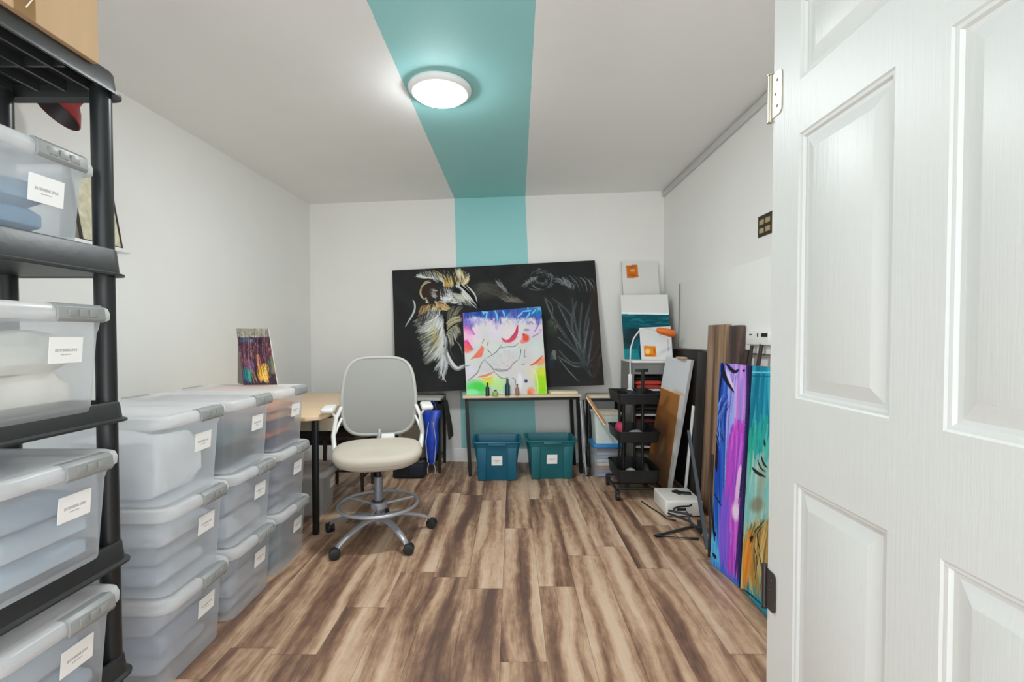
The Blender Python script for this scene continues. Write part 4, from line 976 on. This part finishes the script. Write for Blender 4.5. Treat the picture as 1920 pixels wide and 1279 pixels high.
# ------------------------------------------------------------------ small painting standing on the bins
rnd = random.Random(9)
S_ = Paint(430, 610, 530, 730, 6.0, (70, 52, 66)).crop(420, 600, 6.395)
S_.poly([(140, 110), (540, 110), (560, 210), (170, 210)], (150, 148, 132))
for k in range(40): S_.blob((rnd.uniform(150, 540), rnd.uniform(110, 210)), 26, 18, rnd.choice([(170, 165, 140), (120, 116, 104), (186, 184, 160), (130, 136, 140)]), .6)
S_.hair([(190, 205), (530, 205)], [(200, 215), (540, 215)], 30, 12, [(206, 208, 190), (180, 190, 180)], rnd, 0, 8)
S_.blob((210, 250), 50, 40, (50, 90, 110), .9); S_.blob((280, 240), 50, 40, (70, 110, 130), .8); S_.blob((330, 260), 50, 30, (120, 150, 150), .8)
for k in range(170):
    x = rnd.uniform(180, 580); y = rnd.uniform(240, 540); S_.hair([(x, y)] * 2, [(x + rnd.uniform(-15, 15), y + 60)] * 2, 1, rnd.uniform(10, 26), [(120, 60, 70), (90, 44, 64), (170, 110, 130), (60, 40, 60), (150, 80, 80), (44, 40, 56), (196, 140, 150)], rnd, .2, 6)
S_.blob((430, 270), 50, 40, (30, 34, 46), .9); S_.blob((520, 240), 30, 40, (60, 70, 50), .8)
S_.hair([(380, 420), (420, 420)], [(430, 600), (460, 620)], 22, 18, [(236, 170, 130), (226, 140, 100), (240, 190, 120)], rnd, .04, 8)
S_.hair([(440, 540), (520, 540)], [(420, 740), (540, 740)], 44, 20, [(240, 196, 60), (226, 160, 50), (250, 220, 110), (220, 150, 60)], rnd, .12, 22)
S_.hair([(300, 470), (340, 500)], [(360, 740), (410, 740)], 24, 12, [(30, 24, 26), (60, 40, 40), (200, 170, 130)], rnd, .04, 14)
S_.hair([(250, 560), (320, 600)], [(260, 740), (340, 740)], 40, 18, [(20, 120, 110), (30, 150, 120), (30, 90, 130), (90, 200, 190), (40, 70, 150)], rnd, .1, 20)
S_.hair([(290, 480), (350, 500)], [(300, 600), (360, 620)], 26, 14, [(150, 90, 160), (120, 80, 150), (180, 120, 180)], rnd, .1, 18)
S_.hair([(540, 440), (590, 480)], [(560, 660), (620, 700)], 40, 16, [(50, 110, 90), (120, 130, 90), (80, 80, 70), (150, 150, 120)], rnd, .05, 14)
S_.hair([(560, 640), (610, 640)], [(600, 745), (630, 745)], 16, 18, [(70, 50, 60), (50, 40, 50)], rnd, 0, 14)
S_.blob((480, 680), 40, 50, (250, 190, 110), .7)
S_.hair([(180, 240), (560, 240)], [(240, 740), (620, 740)], 150, 6, [(34, 26, 34), (60, 36, 44), (110, 60, 60), (200, 150, 130), (50, 60, 50), (90, 50, 90)], rnd, .06, 20, .6, jy=230)
t = thing('small_painting', 'small multicoloured painting with people standing on the top bins', 'painting', (-1.44, 2.62, .9455))
cols = S_.sample([(443, 617), (503, 618), (519, 719), (458, 720)], 90, 140)
painted(t, (-1.594, 2.715, 1.262), (-1.420, 2.735, 1.262), (-1.318, 2.63, .9465), (-1.497, 2.61, .9465), .010, cols, M_canvas, edge='panel_edge')
b = BM(); prism(b, [(-1.500, 2.622, .9465), (-1.590, 2.722, 1.225), (-1.590, 2.715, .9465)], (.004, .004, 0)); obj('easel_back', b, mat('card_grey', (128, 118, 108), .8), t, world=True)

# ------------------------------------------------------------------ right hand corner
# small table, blue lidded tub and white box
steel_desk('cream topped low table in corner between console table and trolley', .70, 1.0, 4.235, 4.455, .678, mat('cream_top', (222, 210, 184), .5), name='corner_table')
t = thing('storage_tub', 'clear tub of papers with bright blue lid on floor behind trolley', 'storage tub', (.82, 4.10, 0))
b = BM(); loft(b, [ring3(.22, .22, .02, .0), ring3(.24, .24, .025, .27)], cap0=True); bmesh.ops.rotate(b, verts=b.verts, cent=(0, 0, 0), matrix=Matrix.Rotation(0, 3, 'Z')); obj('tub', b, M_clear, t)
b = BM(); loft(b, [ring3(.25, .25, .025, .268), ring3(.262, .262, .03, .272), ring3(.262, .262, .03, .290), ring3(.25, .25, .025, .298), ring3(.21, .21, .02, .298)], cap0=True, cap1=True); obj('lid', b, mat('lid_blue', (30, 130, 196), .35), t)
o = cloth_pile('paper_stack', 'coloured papers stacked inside the blue lidded tub', (.82, 4.10, .006), (.19, .19, .22), [(170, 170, 190), (150, 146, 170), (200, 150, 100), (222, 214, 190), (210, 214, 218), (160, 180, 200), (200, 204, 210)], 44); o['category'] = 'paper'
t = thing('white_box', 'pale translucent box standing on the blue tub lid', 'box', (.82, 4.10, .2985))
b = BM(); loft(b, [ring3(.20, .20, .02, 0), ring3(.22, .23, .025, .245)], cap0=True, cap1=True); obj('tub', b, mat('milky', (208, 220, 214), .4), t)
b = BM(); loft(b, [ring3(.23, .24, .03, .243), ring3(.235, .245, .03, .262), ring3(.2, .21, .03, .266)], cap0=True, cap1=True); obj('lid', b, mat('cream_lid', (214, 206, 186), .5), t)
t = thing('wood_strip', 'orange brown wooden bar leaning from console table to trolley', 'wood bar', (.70, 3.95, .45))
b = BM(); add_tube(b, [(.635, 3.985, .713), (.775, 3.875, .49)], .014, 4); obj('bar', b, mat('orange_wood', (176, 120, 66), .5, var=.15), t, world=True)
b = BM(); add_tube(b, [(.628, 3.975, .700), (.765, 3.868, .482)], .006, 4); obj('edge_strip', b, mat('strip_white', (226, 214, 196), .5), t, world=True)

# cabinet with drawers behind the trolley
t = thing('drawer_cabinet', 'grey cabinet with white shelves and red bundles behind the trolley', 'cabinet', (1.155, 4.13, 0))
X0, X1, YF, YBk = 1.01, 1.305, 3.92, 4.34
M_cab = mat('cabinet_grey', (128, 128, 124), .6)
b = BM(); span_box(b, (X0, YF, 0), (X0 + .012, YBk, .995)); span_box(b, (X1 - .012, YF, 0), (X1, YBk, .995)); span_box(b, (X0, YBk - .01, 0), (X1, YBk, .995)); span_box(b, (X0 + .012, YF + .004, .90), (X1 - .012, YF + .014, .995)); obj('carcass', b, M_cab, t, world=True)
b = BM(); span_box(b, (X0 - .005, YF - .01, .995), (X1 + .005, YBk, 1.012), bevel=.002); obj('top_board', b, M_white, t, world=True)
for z in (.10, .28, .44, .55, .66, .76):
    b = BM(); span_box(b, (X0 + .012, YF + .002, z), (X1 - .012, YBk - .012, z + .012)); obj('shelf', b, M_white, t, world=True)
for k, (z, h, rgb, lb) in enumerate([(.773, .07, (176, 62, 50), 'red rolled bundle on upper cabinet shelf'), (.673, .05, (140, 40, 44), 'dark red folded cloth on second cabinet shelf'), (.563, .06, (54, 40, 42), 'near black folded cloth on third cabinet shelf'), (.453, .06, (96, 48, 50), 'maroon folded cloth on fourth cabinet shelf'), (.293, .09, (66, 44, 46), 'brown black folded cloth on fifth cabinet shelf'), (.113, .10, (150, 140, 126), 'tan folded cloth on lowest cabinet shelf')]):
    cloth_pile('folded_cloth', lb, ((X0 + X1) / 2, 4.08, z), (.24, .26, h), [rgb, tuple(min(255, int(v * 1.15 + 8)) for v in rgb)], 60 + k)
cloth_pile('folded_cloth', 'black cloth roll on top of the red bundle in cabinet', ((X0 + X1) / 2 - .01, 4.08, .846), (.22, .24, .03), [(30, 30, 32)], 71)

# white canvas with orange patch leaning on back wall
P_ = Paint(1150, 480, 1260, 690, 3.0, (222, 221, 217))
P_.poly([(1172, 498), (1194, 496), (1196, 521), (1174, 522)], (206, 116, 44)); P_.stroke([(1180, 508), (1190, 507)], 5, (240, 170, 96)); P_.stroke([(1178, 515), (1192, 518)], 4, (176, 92, 36)); P_.stroke([(1176, 502), (1190, 500)], 3, (180, 96, 40))
t = thing('white_canvas', 'plain white canvas with orange square, tallest one leaning in the right corner', 'canvas', (1.2, 4.33, 1.013))
cols = P_.sample([(1164, 490), (1231, 490), (1245, 670), (1174, 672)], 60, 150)
painted(t, (1.03, 4.435, 1.922), (1.365, 4.425, 1.925), (1.395, 4.29, 1.0135), (1.055, 4.29, 1.0135), .018, cols, M_raw)
# teal seascape board
rnd = random.Random(3)
P_ = Paint(1155, 540, 1280, 690, 4.0, (226, 225, 222))
P_.poly([(1155, 593), (1275, 586), (1290, 700), (1155, 700)], (20, 86, 98))
P_.stroke([(1150, 591), (1290, 584)], 4, (236, 244, 244), 1, False)
for k in range(90):
    x, y = rnd.uniform(1160, 1275), rnd.uniform(594, 680); c = rnd.choice([(16, 100, 112), (24, 120, 128), (14, 66, 82), (20, 84, 96), (40, 130, 140)] if y < 620 else [(20, 60, 70), (24, 50, 56), (16, 84, 98), (30, 70, 76)])
    P_.stroke([(x - 14, y), (x, y - 2 + rnd.uniform(-2, 2)), (x + 14, y + rnd.uniform(-2, 3))], rnd.uniform(2, 6), c, .6)
P_.blob((1188, 640), 22, 26, (44, 46, 46), .7); P_.stroke([(1200, 640), (1190, 655), (1178, 668)], 8, (30, 100, 120), .8); P_.poly([(1160, 664), (1200, 660), (1205, 680), (1160, 684)], (36, 140, 150), .9); P_.stroke([(1195, 668), (1205, 640)], 6, (20, 120, 130), .8)
t = thing('seascape_board', 'teal seascape board with a blank white top band in right corner', 'painting', (1.22, 4.15, 1.013))
cols = P_.sample([(1163, 553), (1253, 547), (1268, 676), (1173, 682)], 120, 170)
painted(t, (1.008, 4.375, 1.600), (1.372, 4.145, 1.585), (1.372, 4.02, 1.0135), (1.008, 4.20, 1.0135), .022, cols, mat('panel_shadow_edge', (120, 116, 110), .7), edge='panel_edge')
# front small white canvas with orange square
P_ = Paint(1190, 600, 1280, 690, 4.0, (224, 224, 224))
P_.poly([(1209, 650), (1234, 649), (1237, 669), (1212, 671)], (226, 140, 46)); P_.blob((1218, 660), 7, 7, (252, 210, 130), .9); P_.stroke([(1212, 668), (1234, 666)], 3, (200, 110, 30)); P_.stroke([(1231, 652), (1233, 665)], 5, (206, 110, 24)); P_.stroke([(1258, 636), (1260, 656)], 1.2, (120, 120, 120), .7, False)
t = thing('small_white_canvas', 'small white canvas with glowing orange square on cabinet top', 'canvas', (1.24, 4.0, 1.013))
cols = P_.sample([(1197, 615), (1262, 611), (1270, 674), (1206, 677)], 80, 80)
painted(t, (1.128, 4.165, 1.292), (1.345, 3.985, 1.302), (1.350, 3.935, 1.0135), (1.128, 4.085, 1.0135), .015, cols, M_raw)

# dark framed canvas along right wall and the white board on top of it
def slab(name, label, cat, bl, br, tl, thick, m, group=None, bevel=.002, parts=None):
    bl, br, tl = map(Vector, (bl, br, tl)); u_, v_ = br - bl, tl - bl; n = u_.cross(v_).normalized()
    t = thing(name, label, cat, ((bl + br) / 2)[:], 0, group)
    b = BM(); prism(b, [bl, br, tl + u_, tl], -n * thick); obj('panel' if parts is None else parts, b, m, t, world=True, bevel=bevel)
    return t, n
M_bk = mat('black_frame', (40, 36, 34), .5)
t, n = slab('dark_framed_canvas', 'dark edged canvas standing along right wall behind the cork faced panel', 'canvas', (1.385, 4.10, 0), (1.385, 3.50, 0), (1.404, 4.10, 1.108), .02, M_bk)
t, n = slab('white_board', 'large blank white board leaning flat on the right wall', 'board', (1.404, 3.95, 1.113), (1.404, 2.30, 1.113), (1.4215, 3.965, 1.66), .005, mat('board_white', (236, 236, 232), .62, var=.01), parts='board')
b = BM(); prism(b, [(1.403, 3.955, 1.112), (1.403, 2.30, 1.112), (1.403, 2.30, 1.121), (1.403, 3.955, 1.121)], (-.004, 0, 0)); prism(b, [(1.403, 3.955, 1.121), (1.403, 3.944, 1.121), (1.416, 3.961, 1.66), (1.416, 3.972, 1.66)], (-.004, 0, 0)); obj('shadow_edging', b, mat('shadow_edging_grey', (120, 116, 108), .6), t, world=True)  # grey strips paint in the shadow lines along the board's bottom and far edge

# cork faced panel
rnd = random.Random(8)
P_ = Paint(1195, 655, 1320, 935, 2.5, (214, 216, 218))
P_.poly([(1236, 722), (1290, 742), (1270, 940), (1190, 940), (1190, 860)], (168, 112, 62))
P_.stroke([(1236, 722), (1290, 742)], 3, (236, 206, 160), 1, False)
for k in range(60): P_.blob((rnd.uniform(1200, 1285), rnd.uniform(745, 930)), 14, 26, rnd.choice([(176, 118, 66), (160, 104, 60)]), .4)
for k in range(26): P_.blob((rnd.uniform(1225, 1262), rnd.uniform(790, 860)), 12, 24, (112, 80, 58), .4)
P_.poly([(1190, 850), (1262, 850), (1262, 940), (1190, 940)], (108, 82, 62), .75); P_.blob((1246, 835), 7, 22, (150, 128, 74), .6, .3); P_.blob((1262, 830), 10, 50, (168, 110, 66), .7)
P_.poly([(1283, 740), (1300, 745), (1275, 940), (1252, 940)], (214, 212, 206), .95)
t = thing('cork_panel', 'tall panel, white above and brown cork below, leaning beside trolley', 'panel', (1.15, 3.76, 0))
cols = P_.sample([(1253, 668), (1306, 675), (1258, 924), (1206, 905)], 70, 250)
painted(t, (1.275, 3.88, 1.048), (1.360, 3.56, 1.040), (1.215, 3.62, .001), (1.105, 3.895, .001), .028, cols, M_canvas)
b = BM(); span_box(b, (1.300, 3.60, 1.046), (1.345, 3.72, 1.056)); obj('tape', b, mat('tape_peach', (226, 190, 150), .5), t, world=True)
slab('wood_lath', 'thin white lath leaning between cork panel and black board', 'wood strip', (1.285, 3.50, 0), (1.285, 3.47, 0), (1.345, 3.50, .70), .012, M_canvas)
slab('black_board', 'black board leaning on right wall beside tall brown plank', 'board', (1.315, 3.46, 0), (1.315, 3.31, 0), (1.372, 3.46, 1.108), .03, M_bk)
def plank_mat(name, rgbs):
    s = NT(name); x, y, z = s.sep(s.obj()); f = s.noise(s.comb(s.math('MULTIPLY', x, 14.0), s.math('MULTIPLY', y, 14.0), s.math('MULTIPLY', z, .5)), 1.0, 3, .5)
    s.base(s.ramp(f, [(.35, rgbs[0]), (.5, rgbs[1]), (.62, rgbs[2])])); s.b.inputs['Roughness'].default_value = .4; return s.m
M_pl = plank_mat('brown_plank', [(84, 62, 48), (122, 94, 72), (166, 136, 108)])
slab('wooden_plank', 'tallest brown wooden plank standing against right wall', 'plank', (1.325, 3.285, 0), (1.325, 3.00, 0), (1.372, 3.285, 1.295), .03, M_pl)
slab('dark_plank', 'dark brown plank just right of the tallest brown plank', 'plank', (1.325, 2.965, 0), (1.325, 2.82, 0), (1.372, 2.965, 1.285), .03, plank_mat('dark_plank_wood', [(40, 30, 30), (66, 52, 48), (96, 74, 66)]))
for k, (x, y, z, x0, y0, r, lb) in enumerate([(1.375, 2.745, 1.14, 1.26, 2.83, .016, 'shorter dark stick behind the leaning canvases'), (1.385, 2.60, 1.19, 1.26, 2.70, .012, 'longest dark stick poking above the teal and gold canvas'), (1.380, 2.70, 1.165, 1.29, 2.76, .011, 'brown stick between the two dark sticks')]):
    b = BM(); add_tube(b, [(x0, y0, 0), (x, y, z)], [r, r * .9], 8)
    recenter(tag(obj('wooden_stick', b, M_dark), lb, 'stick'))

# magenta and blue canvas, teal and gold canvas
rnd = random.Random(21)
P_ = Paint(1320, 670, 1480, 1170, 2.4, (70, 110, 210)).crop(1320, 670, 2.61)
LOC = [(60, 110, 214), (40, 86, 190), (90, 150, 232), (50, 70, 150), (120, 170, 240)]
P_.hair([(60, 100), (150, 120)], [(20, 1010), (100, 1060)], 150, 16, LOC, rnd, .02, 26, .7, jy=130)
P_.hair([(60, 600), (110, 640)], [(30, 1020), (80, 1040)], 60, 16, [(70, 190, 230), (60, 140, 220), (110, 190, 240)], rnd, .02, 14, .7, jy=130)
P_.hair([(90, 20), (215, 30)], [(110, 440), (200, 440)], 110, 16, [(206, 140, 226), (190, 120, 214), (226, 170, 240), (150, 130, 220)], rnd, .02, 16, .8, jy=130)
P_.hair([(130, 120), (160, 120)], [(100, 700), (120, 700)], 40, 9, [(150, 180, 244), (90, 100, 200), (200, 180, 244)], rnd, .02, 8, .8, jy=130)
P_.hair([(135, 430), (195, 430)], [(110, 1050), (165, 1080)], 150, 18, [(200, 60, 196), (176, 70, 206), (214, 110, 220), (140, 70, 200), (220, 80, 190)], rnd, .02, 12, .8, jy=130)
P_.hair([(62, 120), (110, 140)], [(40, 900), (100, 900)], 70, 13, [(44, 96, 206), (34, 80, 190), (70, 130, 226), (40, 60, 150)], rnd, .02, 12, .75, jy=150)
P_.hair([(90, 760), (130, 760)], [(80, 1050), (120, 1070)], 50, 12, [(120, 90, 220), (150, 100, 226)], rnd, .02, 10, .7, jy=130)
P_.blob((158, 750), 24, 60, (246, 220, 246), .95); P_.hair([(180, 520), (190, 560)], [(150, 720), (170, 740)], 18, 12, [(236, 190, 240)], rnd, 0, 8)
for pts, w_ in [([(90, 30), (100, 90), (150, 170)], 24), ([(110, 30), (150, 70), (175, 60)], 18), ([(60, 290), (55, 400), (62, 560)], 30), ([(95, 40), (80, 140), (75, 220)], 10), ([(30, 540), (40, 760), (55, 900)], 16), ([(45, 660), (70, 700), (90, 730)], 6), ([(45, 960), (55, 975), (60, 985)], 14), ([(200, 60), (196, 70)], 14), ([(50, 850), (60, 880)], 12), ([(70, 330), (100, 420)], 8)]:
    P_.stroke(pts, w_, (24, 26, 44), .95)
P_.hair([(110, 60), (130, 80)], [(150, 160), (170, 180)], 8, 8, [(230, 210, 240)], rnd, .1, 6)
P_.hair([(90, 180), (120, 220)], [(70, 440), (90, 460)], 18, 6, [(130, 170, 250), (30, 50, 130)], rnd, .15, 12)
P_.hair([(215, 50), (235, 50)], [(150, 1050), (170, 1110)], 60, 12, [(44, 36, 84), (36, 30, 60), (70, 50, 120)], rnd, -.02, 5, .9, jy=130)
cA = P_.sample([(1350, 681), (1408, 685), (1385, 1100), (1332, 1055)], 90, 380)
P_.poly([(240, 20), (420, 20), (420, 1300), (160, 1300), (190, 800)], (30, 150, 176))
P_.hair([(240, 30), (380, 30)], [(200, 460), (380, 460)], 150, 22, [(40, 160, 190), (26, 136, 164), (80, 190, 210), (20, 110, 140)], rnd, .01, 16, .7, jy=130)
P_.hair([(230, 400), (380, 400)], [(200, 680), (380, 680)], 120, 22, [(40, 180, 170), (60, 190, 150), (110, 210, 200), (30, 140, 150)], rnd, .01, 16, .7, jy=130)
P_.hair([(210, 560), (380, 600)], [(180, 900), (380, 800)], 100, 22, [(170, 214, 206), (190, 206, 190), (150, 170, 150), (120, 200, 200)], rnd, .01, 16, .7, jy=130)
P_.blob((265, 720), 50, 50, (130, 124, 100), .7)
P_.hair([(215, 860), (380, 800)], [(170, 1160), (380, 1220)], 220, 13, [(186, 146, 72), (206, 178, 104), (150, 116, 60), (224, 204, 144), (110, 96, 62), (190, 132, 60)], rnd, .08, 20, .75, jy=50)
P_.hair([(215, 900), (240, 900)], [(180, 1130), (210, 1150)], 30, 14, [(236, 160, 60), (220, 130, 50)], rnd, .02, 10, .7, jy=60)
for pts, w_ in [([(235, 535), (270, 565), (310, 585)], 16), ([(265, 500), (285, 540), (310, 560)], 8), ([(285, 480), (300, 520), (320, 540)], 10), ([(300, 400), (305, 440)], 10), ([(310, 800), (270, 840), (250, 860)], 8), ([(225, 885), (240, 880), (228, 910)], 14), ([(300, 830), (270, 870), (290, 960)], 7), ([(180, 1130), (240, 1170), (310, 1230)], 8), ([(250, 920), (270, 1000), (260, 1100)], 5), ([(280, 960), (300, 1060), (290, 1160)], 6)]:
    P_.stroke(pts, w_, (28, 28, 30), .9)
P_.stroke([(230, 70), (380, 72)], 6, (120, 220, 236), .9, False); P_.stroke([(230, 88), (380, 92)], 5, (16, 90, 116), .8, False)
cB = P_.sample([(1408, 685), (1464, 690), (1458, 1172), (1386, 1101)], 90, 380)
t = thing('tall_canvas', 'narrow canvas painted in blue and magenta streaks leaning at right', 'painting', (1.09, 2.37, 0))
painted(t, (1.130, 2.547, 1.075), (1.130, 2.219, 1.080), (1.100, 2.248, .003), (1.063, 2.490, .003), .036, cA, mat('painted_edge', (40, 44, 80), .6, var=.4, vscale=14))
t = thing('tall_canvas', 'narrow canvas painted teal above and gold below, half behind the door', 'painting', (1.10, 2.1, 0))
painted(t, (1.134, 2.212, 1.080), (1.130, 1.97, 1.083), (1.108, 1.97, .003), (1.103, 2.240, .003), .036, cB, MATS['painted_edge'])

# ------------------------------------------------------------------ three tier trolley
M_tr = mat('trolley_black', (30, 30, 31), .45, .2, var=.1)
t = thing('utility_trolley', 'black three tier wheeled trolley holding craft supplies', 'trolley', (.945, 3.65, 0))
TX0, TX1, TY0, TY1 = .785, 1.105, 3.45, 3.85
for z0, z1 in ((.712, .790), (.425, .510), (.125, .225)):
    b = BM(); q = .02
    W, L = TY1 - TY0, TX1 - TX0
    def rg(d, z, r): return [(x, y, z) for x, y in rrect(W - 2 * d, L - 2 * d, r, 4)]
    loft(b, [rg(.018, z0, .02), rg(.014, z0 + .003, .02), rg(.003, z1 - .008, .03), rg(0, z1 - .006, .03), rg(0, z1, .03), rg(.006, z1, .027), rg(.020, z0 + .006, .018)], cap0=True, cap1=True)
    obj('tray', b, M_tr, t, angle=35)
for x, y in ((.875, 3.81), (.875, 3.66), (.995, 3.79), (1.005, 3.60)):
    b = BM(); X_, Y_ = x - .945, y - 3.65; r_ = .0125 if (x, y) == (1.005, 3.60) else .010
    add_tube(b, [(X_, Y_, .10), (X_, Y_, .96 if r_ > .011 else .79)], r_, 10); obj('post', b, M_tr, t)
b = BM(); add_box(b, (.055, -.04, .955), (.10, .022, .024), bevel=.006); obj('handle', b, M_tr, t)
b = BM()
for (a, c) in (((-.17, -.19), (.17, -.19)), ((-.17, .17), (.17, .17)), ((-.17, -.19), (-.17, .17)), ((.17, -.19), (.17, .17))): add_tube(b, [(a[0], a[1], .085), (c[0], c[1], .085)], .009, 8)
add_tube(b, [(-.07, .16, .085), (-.07, .16, .14)], .009, 6); add_tube(b, [(.06, -.05, .085), (.06, -.05, .14)], .009, 6); add_tube(b, [(-.17, -.05, .085), (.17, -.05, .085)], .009, 6)
obj('base_frame', b, M_tr, t)
for x, y in ((-.16, -.19), (.15, -.19), (-.16, .17), (.15, .17)):
    b = BM(); add_tube(b, [(x - .014, y, .03), (x - .013, y, .03), (x + .013, y, .03), (x + .014, y, .03)], [.024, .03, .03, .024], 18); add_tube(b, [(x, y + .012, .035), (x, y, .082)], .007, 8); add_box(b, (x, y + .004, .062), (.038, .03, .014), bevel=.003)
    obj('caster', b, M_blkp, t)
def lump(name, label, cat, c, size, rgb, seed, flat=.0):
    rnd = random.Random(seed); b = BM(); bmesh.ops.create_icosphere(b, subdivisions=3, radius=.5)
    ph = [rnd.uniform(0, 6) for _ in range(3)]
    for v in b.verts:
        k = 1 + .12 * math.sin(7 * v.co.x + ph[0]) + .12 * math.sin(8 * v.co.y + ph[1]) + .08 * math.sin(9 * v.co.z + ph[2])
        v.co = Vector((v.co.x * size[0] * k, v.co.y * size[1] * k, max(v.co.z, -.38) * size[2] * k))
    zmin = min(v.co.z for v in b.verts)
    for v in b.verts: v.co.z -= zmin
    o = obj(name, b, mat(name + '_%d_%d' % rgb[:2], rgb, .6, var=.25, vscale=30, bump=.3)); o.location = c; return tag(o, label, cat)
lump('yarn_ball', 'bright pink yarn in left corner of the middle trolley tray', 'yarn', (.865, 3.74, .4345), (.09, .12, .095), (206, 70, 104), 1)
lump('paper_scrap', 'crumpled white paper in the middle trolley tray', 'paper', (.955, 3.58, .4345), (.09, .14, .07), (176, 172, 176), 2)
lump('paper_scrap', 'crumpled grey white paper in the bottom trolley tray', 'paper', (.905, 3.55, .1415), (.10, .14, .075), (170, 170, 168), 3)
lump('cloth_bundle', 'dark grey bundle at right of the bottom trolley tray', 'cloth', (1.03, 3.60, .1415), (.07, .17, .09), (58, 56, 54), 4)
lump('cloth_bundle', 'black supplies heaped in the top trolley tray', 'cloth', (.94, 3.70, .7215), (.10, .14, .075), (34, 34, 36), 5)
# things seen over the rims: small tubs on the trolley base
b = BM(); add_lathe(b, [(0, 0), (.04, 0), (.045, .045), (.04, .045), (.036, .006), (0, .006)], (0, 0, 0), 20)
o = obj('metal_dish', b, mat('dish_grey', (96, 96, 98), .3, .6)); o.location = (.90, 3.74, .0005); tag(o, 'small grey dish on floor beneath the trolley', 'dish')

# gooseneck lamp clamped to the trolley
t = thing('gooseneck_lamp', 'white gooseneck lamp with orange head rising from the trolley', 'lamp', (.965, 3.80, .79))
b = BM(); add_box(b, (-.008, 0, .06), (.028, .03, .12), bevel=.005); add_box(b, (-.008, 0, -.006), (.04, .05, .012), bevel=.003); obj('clamp', b, M_white, t)
b = BM(); raw = [(-.006, 0, .11), (-.008, 0, .22), (-.004, 0, .33), (.020, 0, .41), (.062, 0, .468), (.115, 0, .492), (.170, 0, .488), (.215, 0, .462), (.240, 0, .43)]
add_tube(b, raw, .0062, 10); obj('gooseneck', b, mat('lamp_white', (220, 220, 220), .35, var=.01), t, angle=80)
b = BM(); add_tube(b, [(.205, 0, .478), (.222, 0, .475), (.31, 0, .455), (.345, 0, .447), (.355, 0, .444)], [.014, .028, .036, .034, .02], 16, flat=.9); obj('lamp_head', b, mat('lamp_orange', (224, 112, 36), .35, var=.05), t, angle=60)

# ------------------------------------------------------------------ white machine, cable, folding stand
t = thing('white_case', 'white boxy case with black handle on floor before the planks', 'case', (1.16, 3.27, 0))
b = BM(); span_box(b, (-.125, -.14, .006), (.125, .14, .112), bevel=.012, seg=3); obj('body', b, mat('case_white', (232, 230, 224), .35, var=.02), t)
b = BM(); add_tube(b, [(-.04, -.141, .035), (-.075, -.150, .045), (-.075, -.152, .065), (-.04, -.150, .076), (.03, -.150, .080), (.045, -.141, .085)], .006, 8); span_box(b, (-.05, -.1435, .045), (.01, -.139, .062)); obj('handle', b, M_blkp, t)
b = BM(); add_box(b, (.01, .02, .117), (.05, .07, .014), rot=Matrix.Rotation(R(30), 3, 'Z'), bevel=.004); add_box(b, (.06, .0, .116), (.07, .05, .012), rot=Matrix.Rotation(R(-20), 3, 'Z'), bevel=.004); obj('latch', b, M_blkp, t)
b = BM(); span_box(b, (-.10, -.12, 0), (.11, .12, .008)); obj('foot', b, M_blkp, t)
b = BM(); add_tube(b, [(.95, 3.42, .006), (.98, 3.30, .006), (1.015, 3.18, .006), (1.03, 3.09, .006), (1.08, 3.06, .006)], .0045, 8); recenter(tag(obj('power_cable', b, M_blkp), 'black cable curling on floor left of the white case', 'cable'))
M_st = mat('stand_grey', (62, 68, 76), .4, .4)
t = thing('folding_stand', 'grey metal folding stand with flat triangular foot beside blue canvas', 'stand', (1.06, 2.82, 0))
b = BM(); prism(b, [(1.106, 2.662, .004), (1.124, 2.650, .004), (1.139, 2.995, .612), (1.123, 3.005, .612)], (0.0, -.008, .004)); obj('upright', b, M_st, t, world=True)
b = BM(); add_tube(b, [(1.17, 2.96, .012), (.868, 2.815, .010), (1.115, 2.775, .010)], .0085, 8); obj('foot', b, M_st, t, world=True)
b = BM(); add_tube(b, [(1.03, 3.07, .05), (1.12, 2.92, .055), (1.14, 2.80, .03)], .008, 8); add_tube(b, [(1.12, 2.99, .09), (1.125, 2.9, .035), (1.12, 2.72, .10)], .007, 8); add_tube(b, [(1.03, 3.06, .072), (1.14, 2.95, .085)], .008, 8); obj('brace', b, M_st, t, world=True)
b = BM(); add_tube(b, [(1.085, 2.56, .004), (1.118, 2.60, .56)], .007, 8); obj('rear_leg', b, M_blkp, t, world=True)
b = BM(); add_box(b, (1.135, 2.80, .075), (.03, .03, .07), bevel=.004); obj('hinge_block', b, M_blkp, t, world=True)
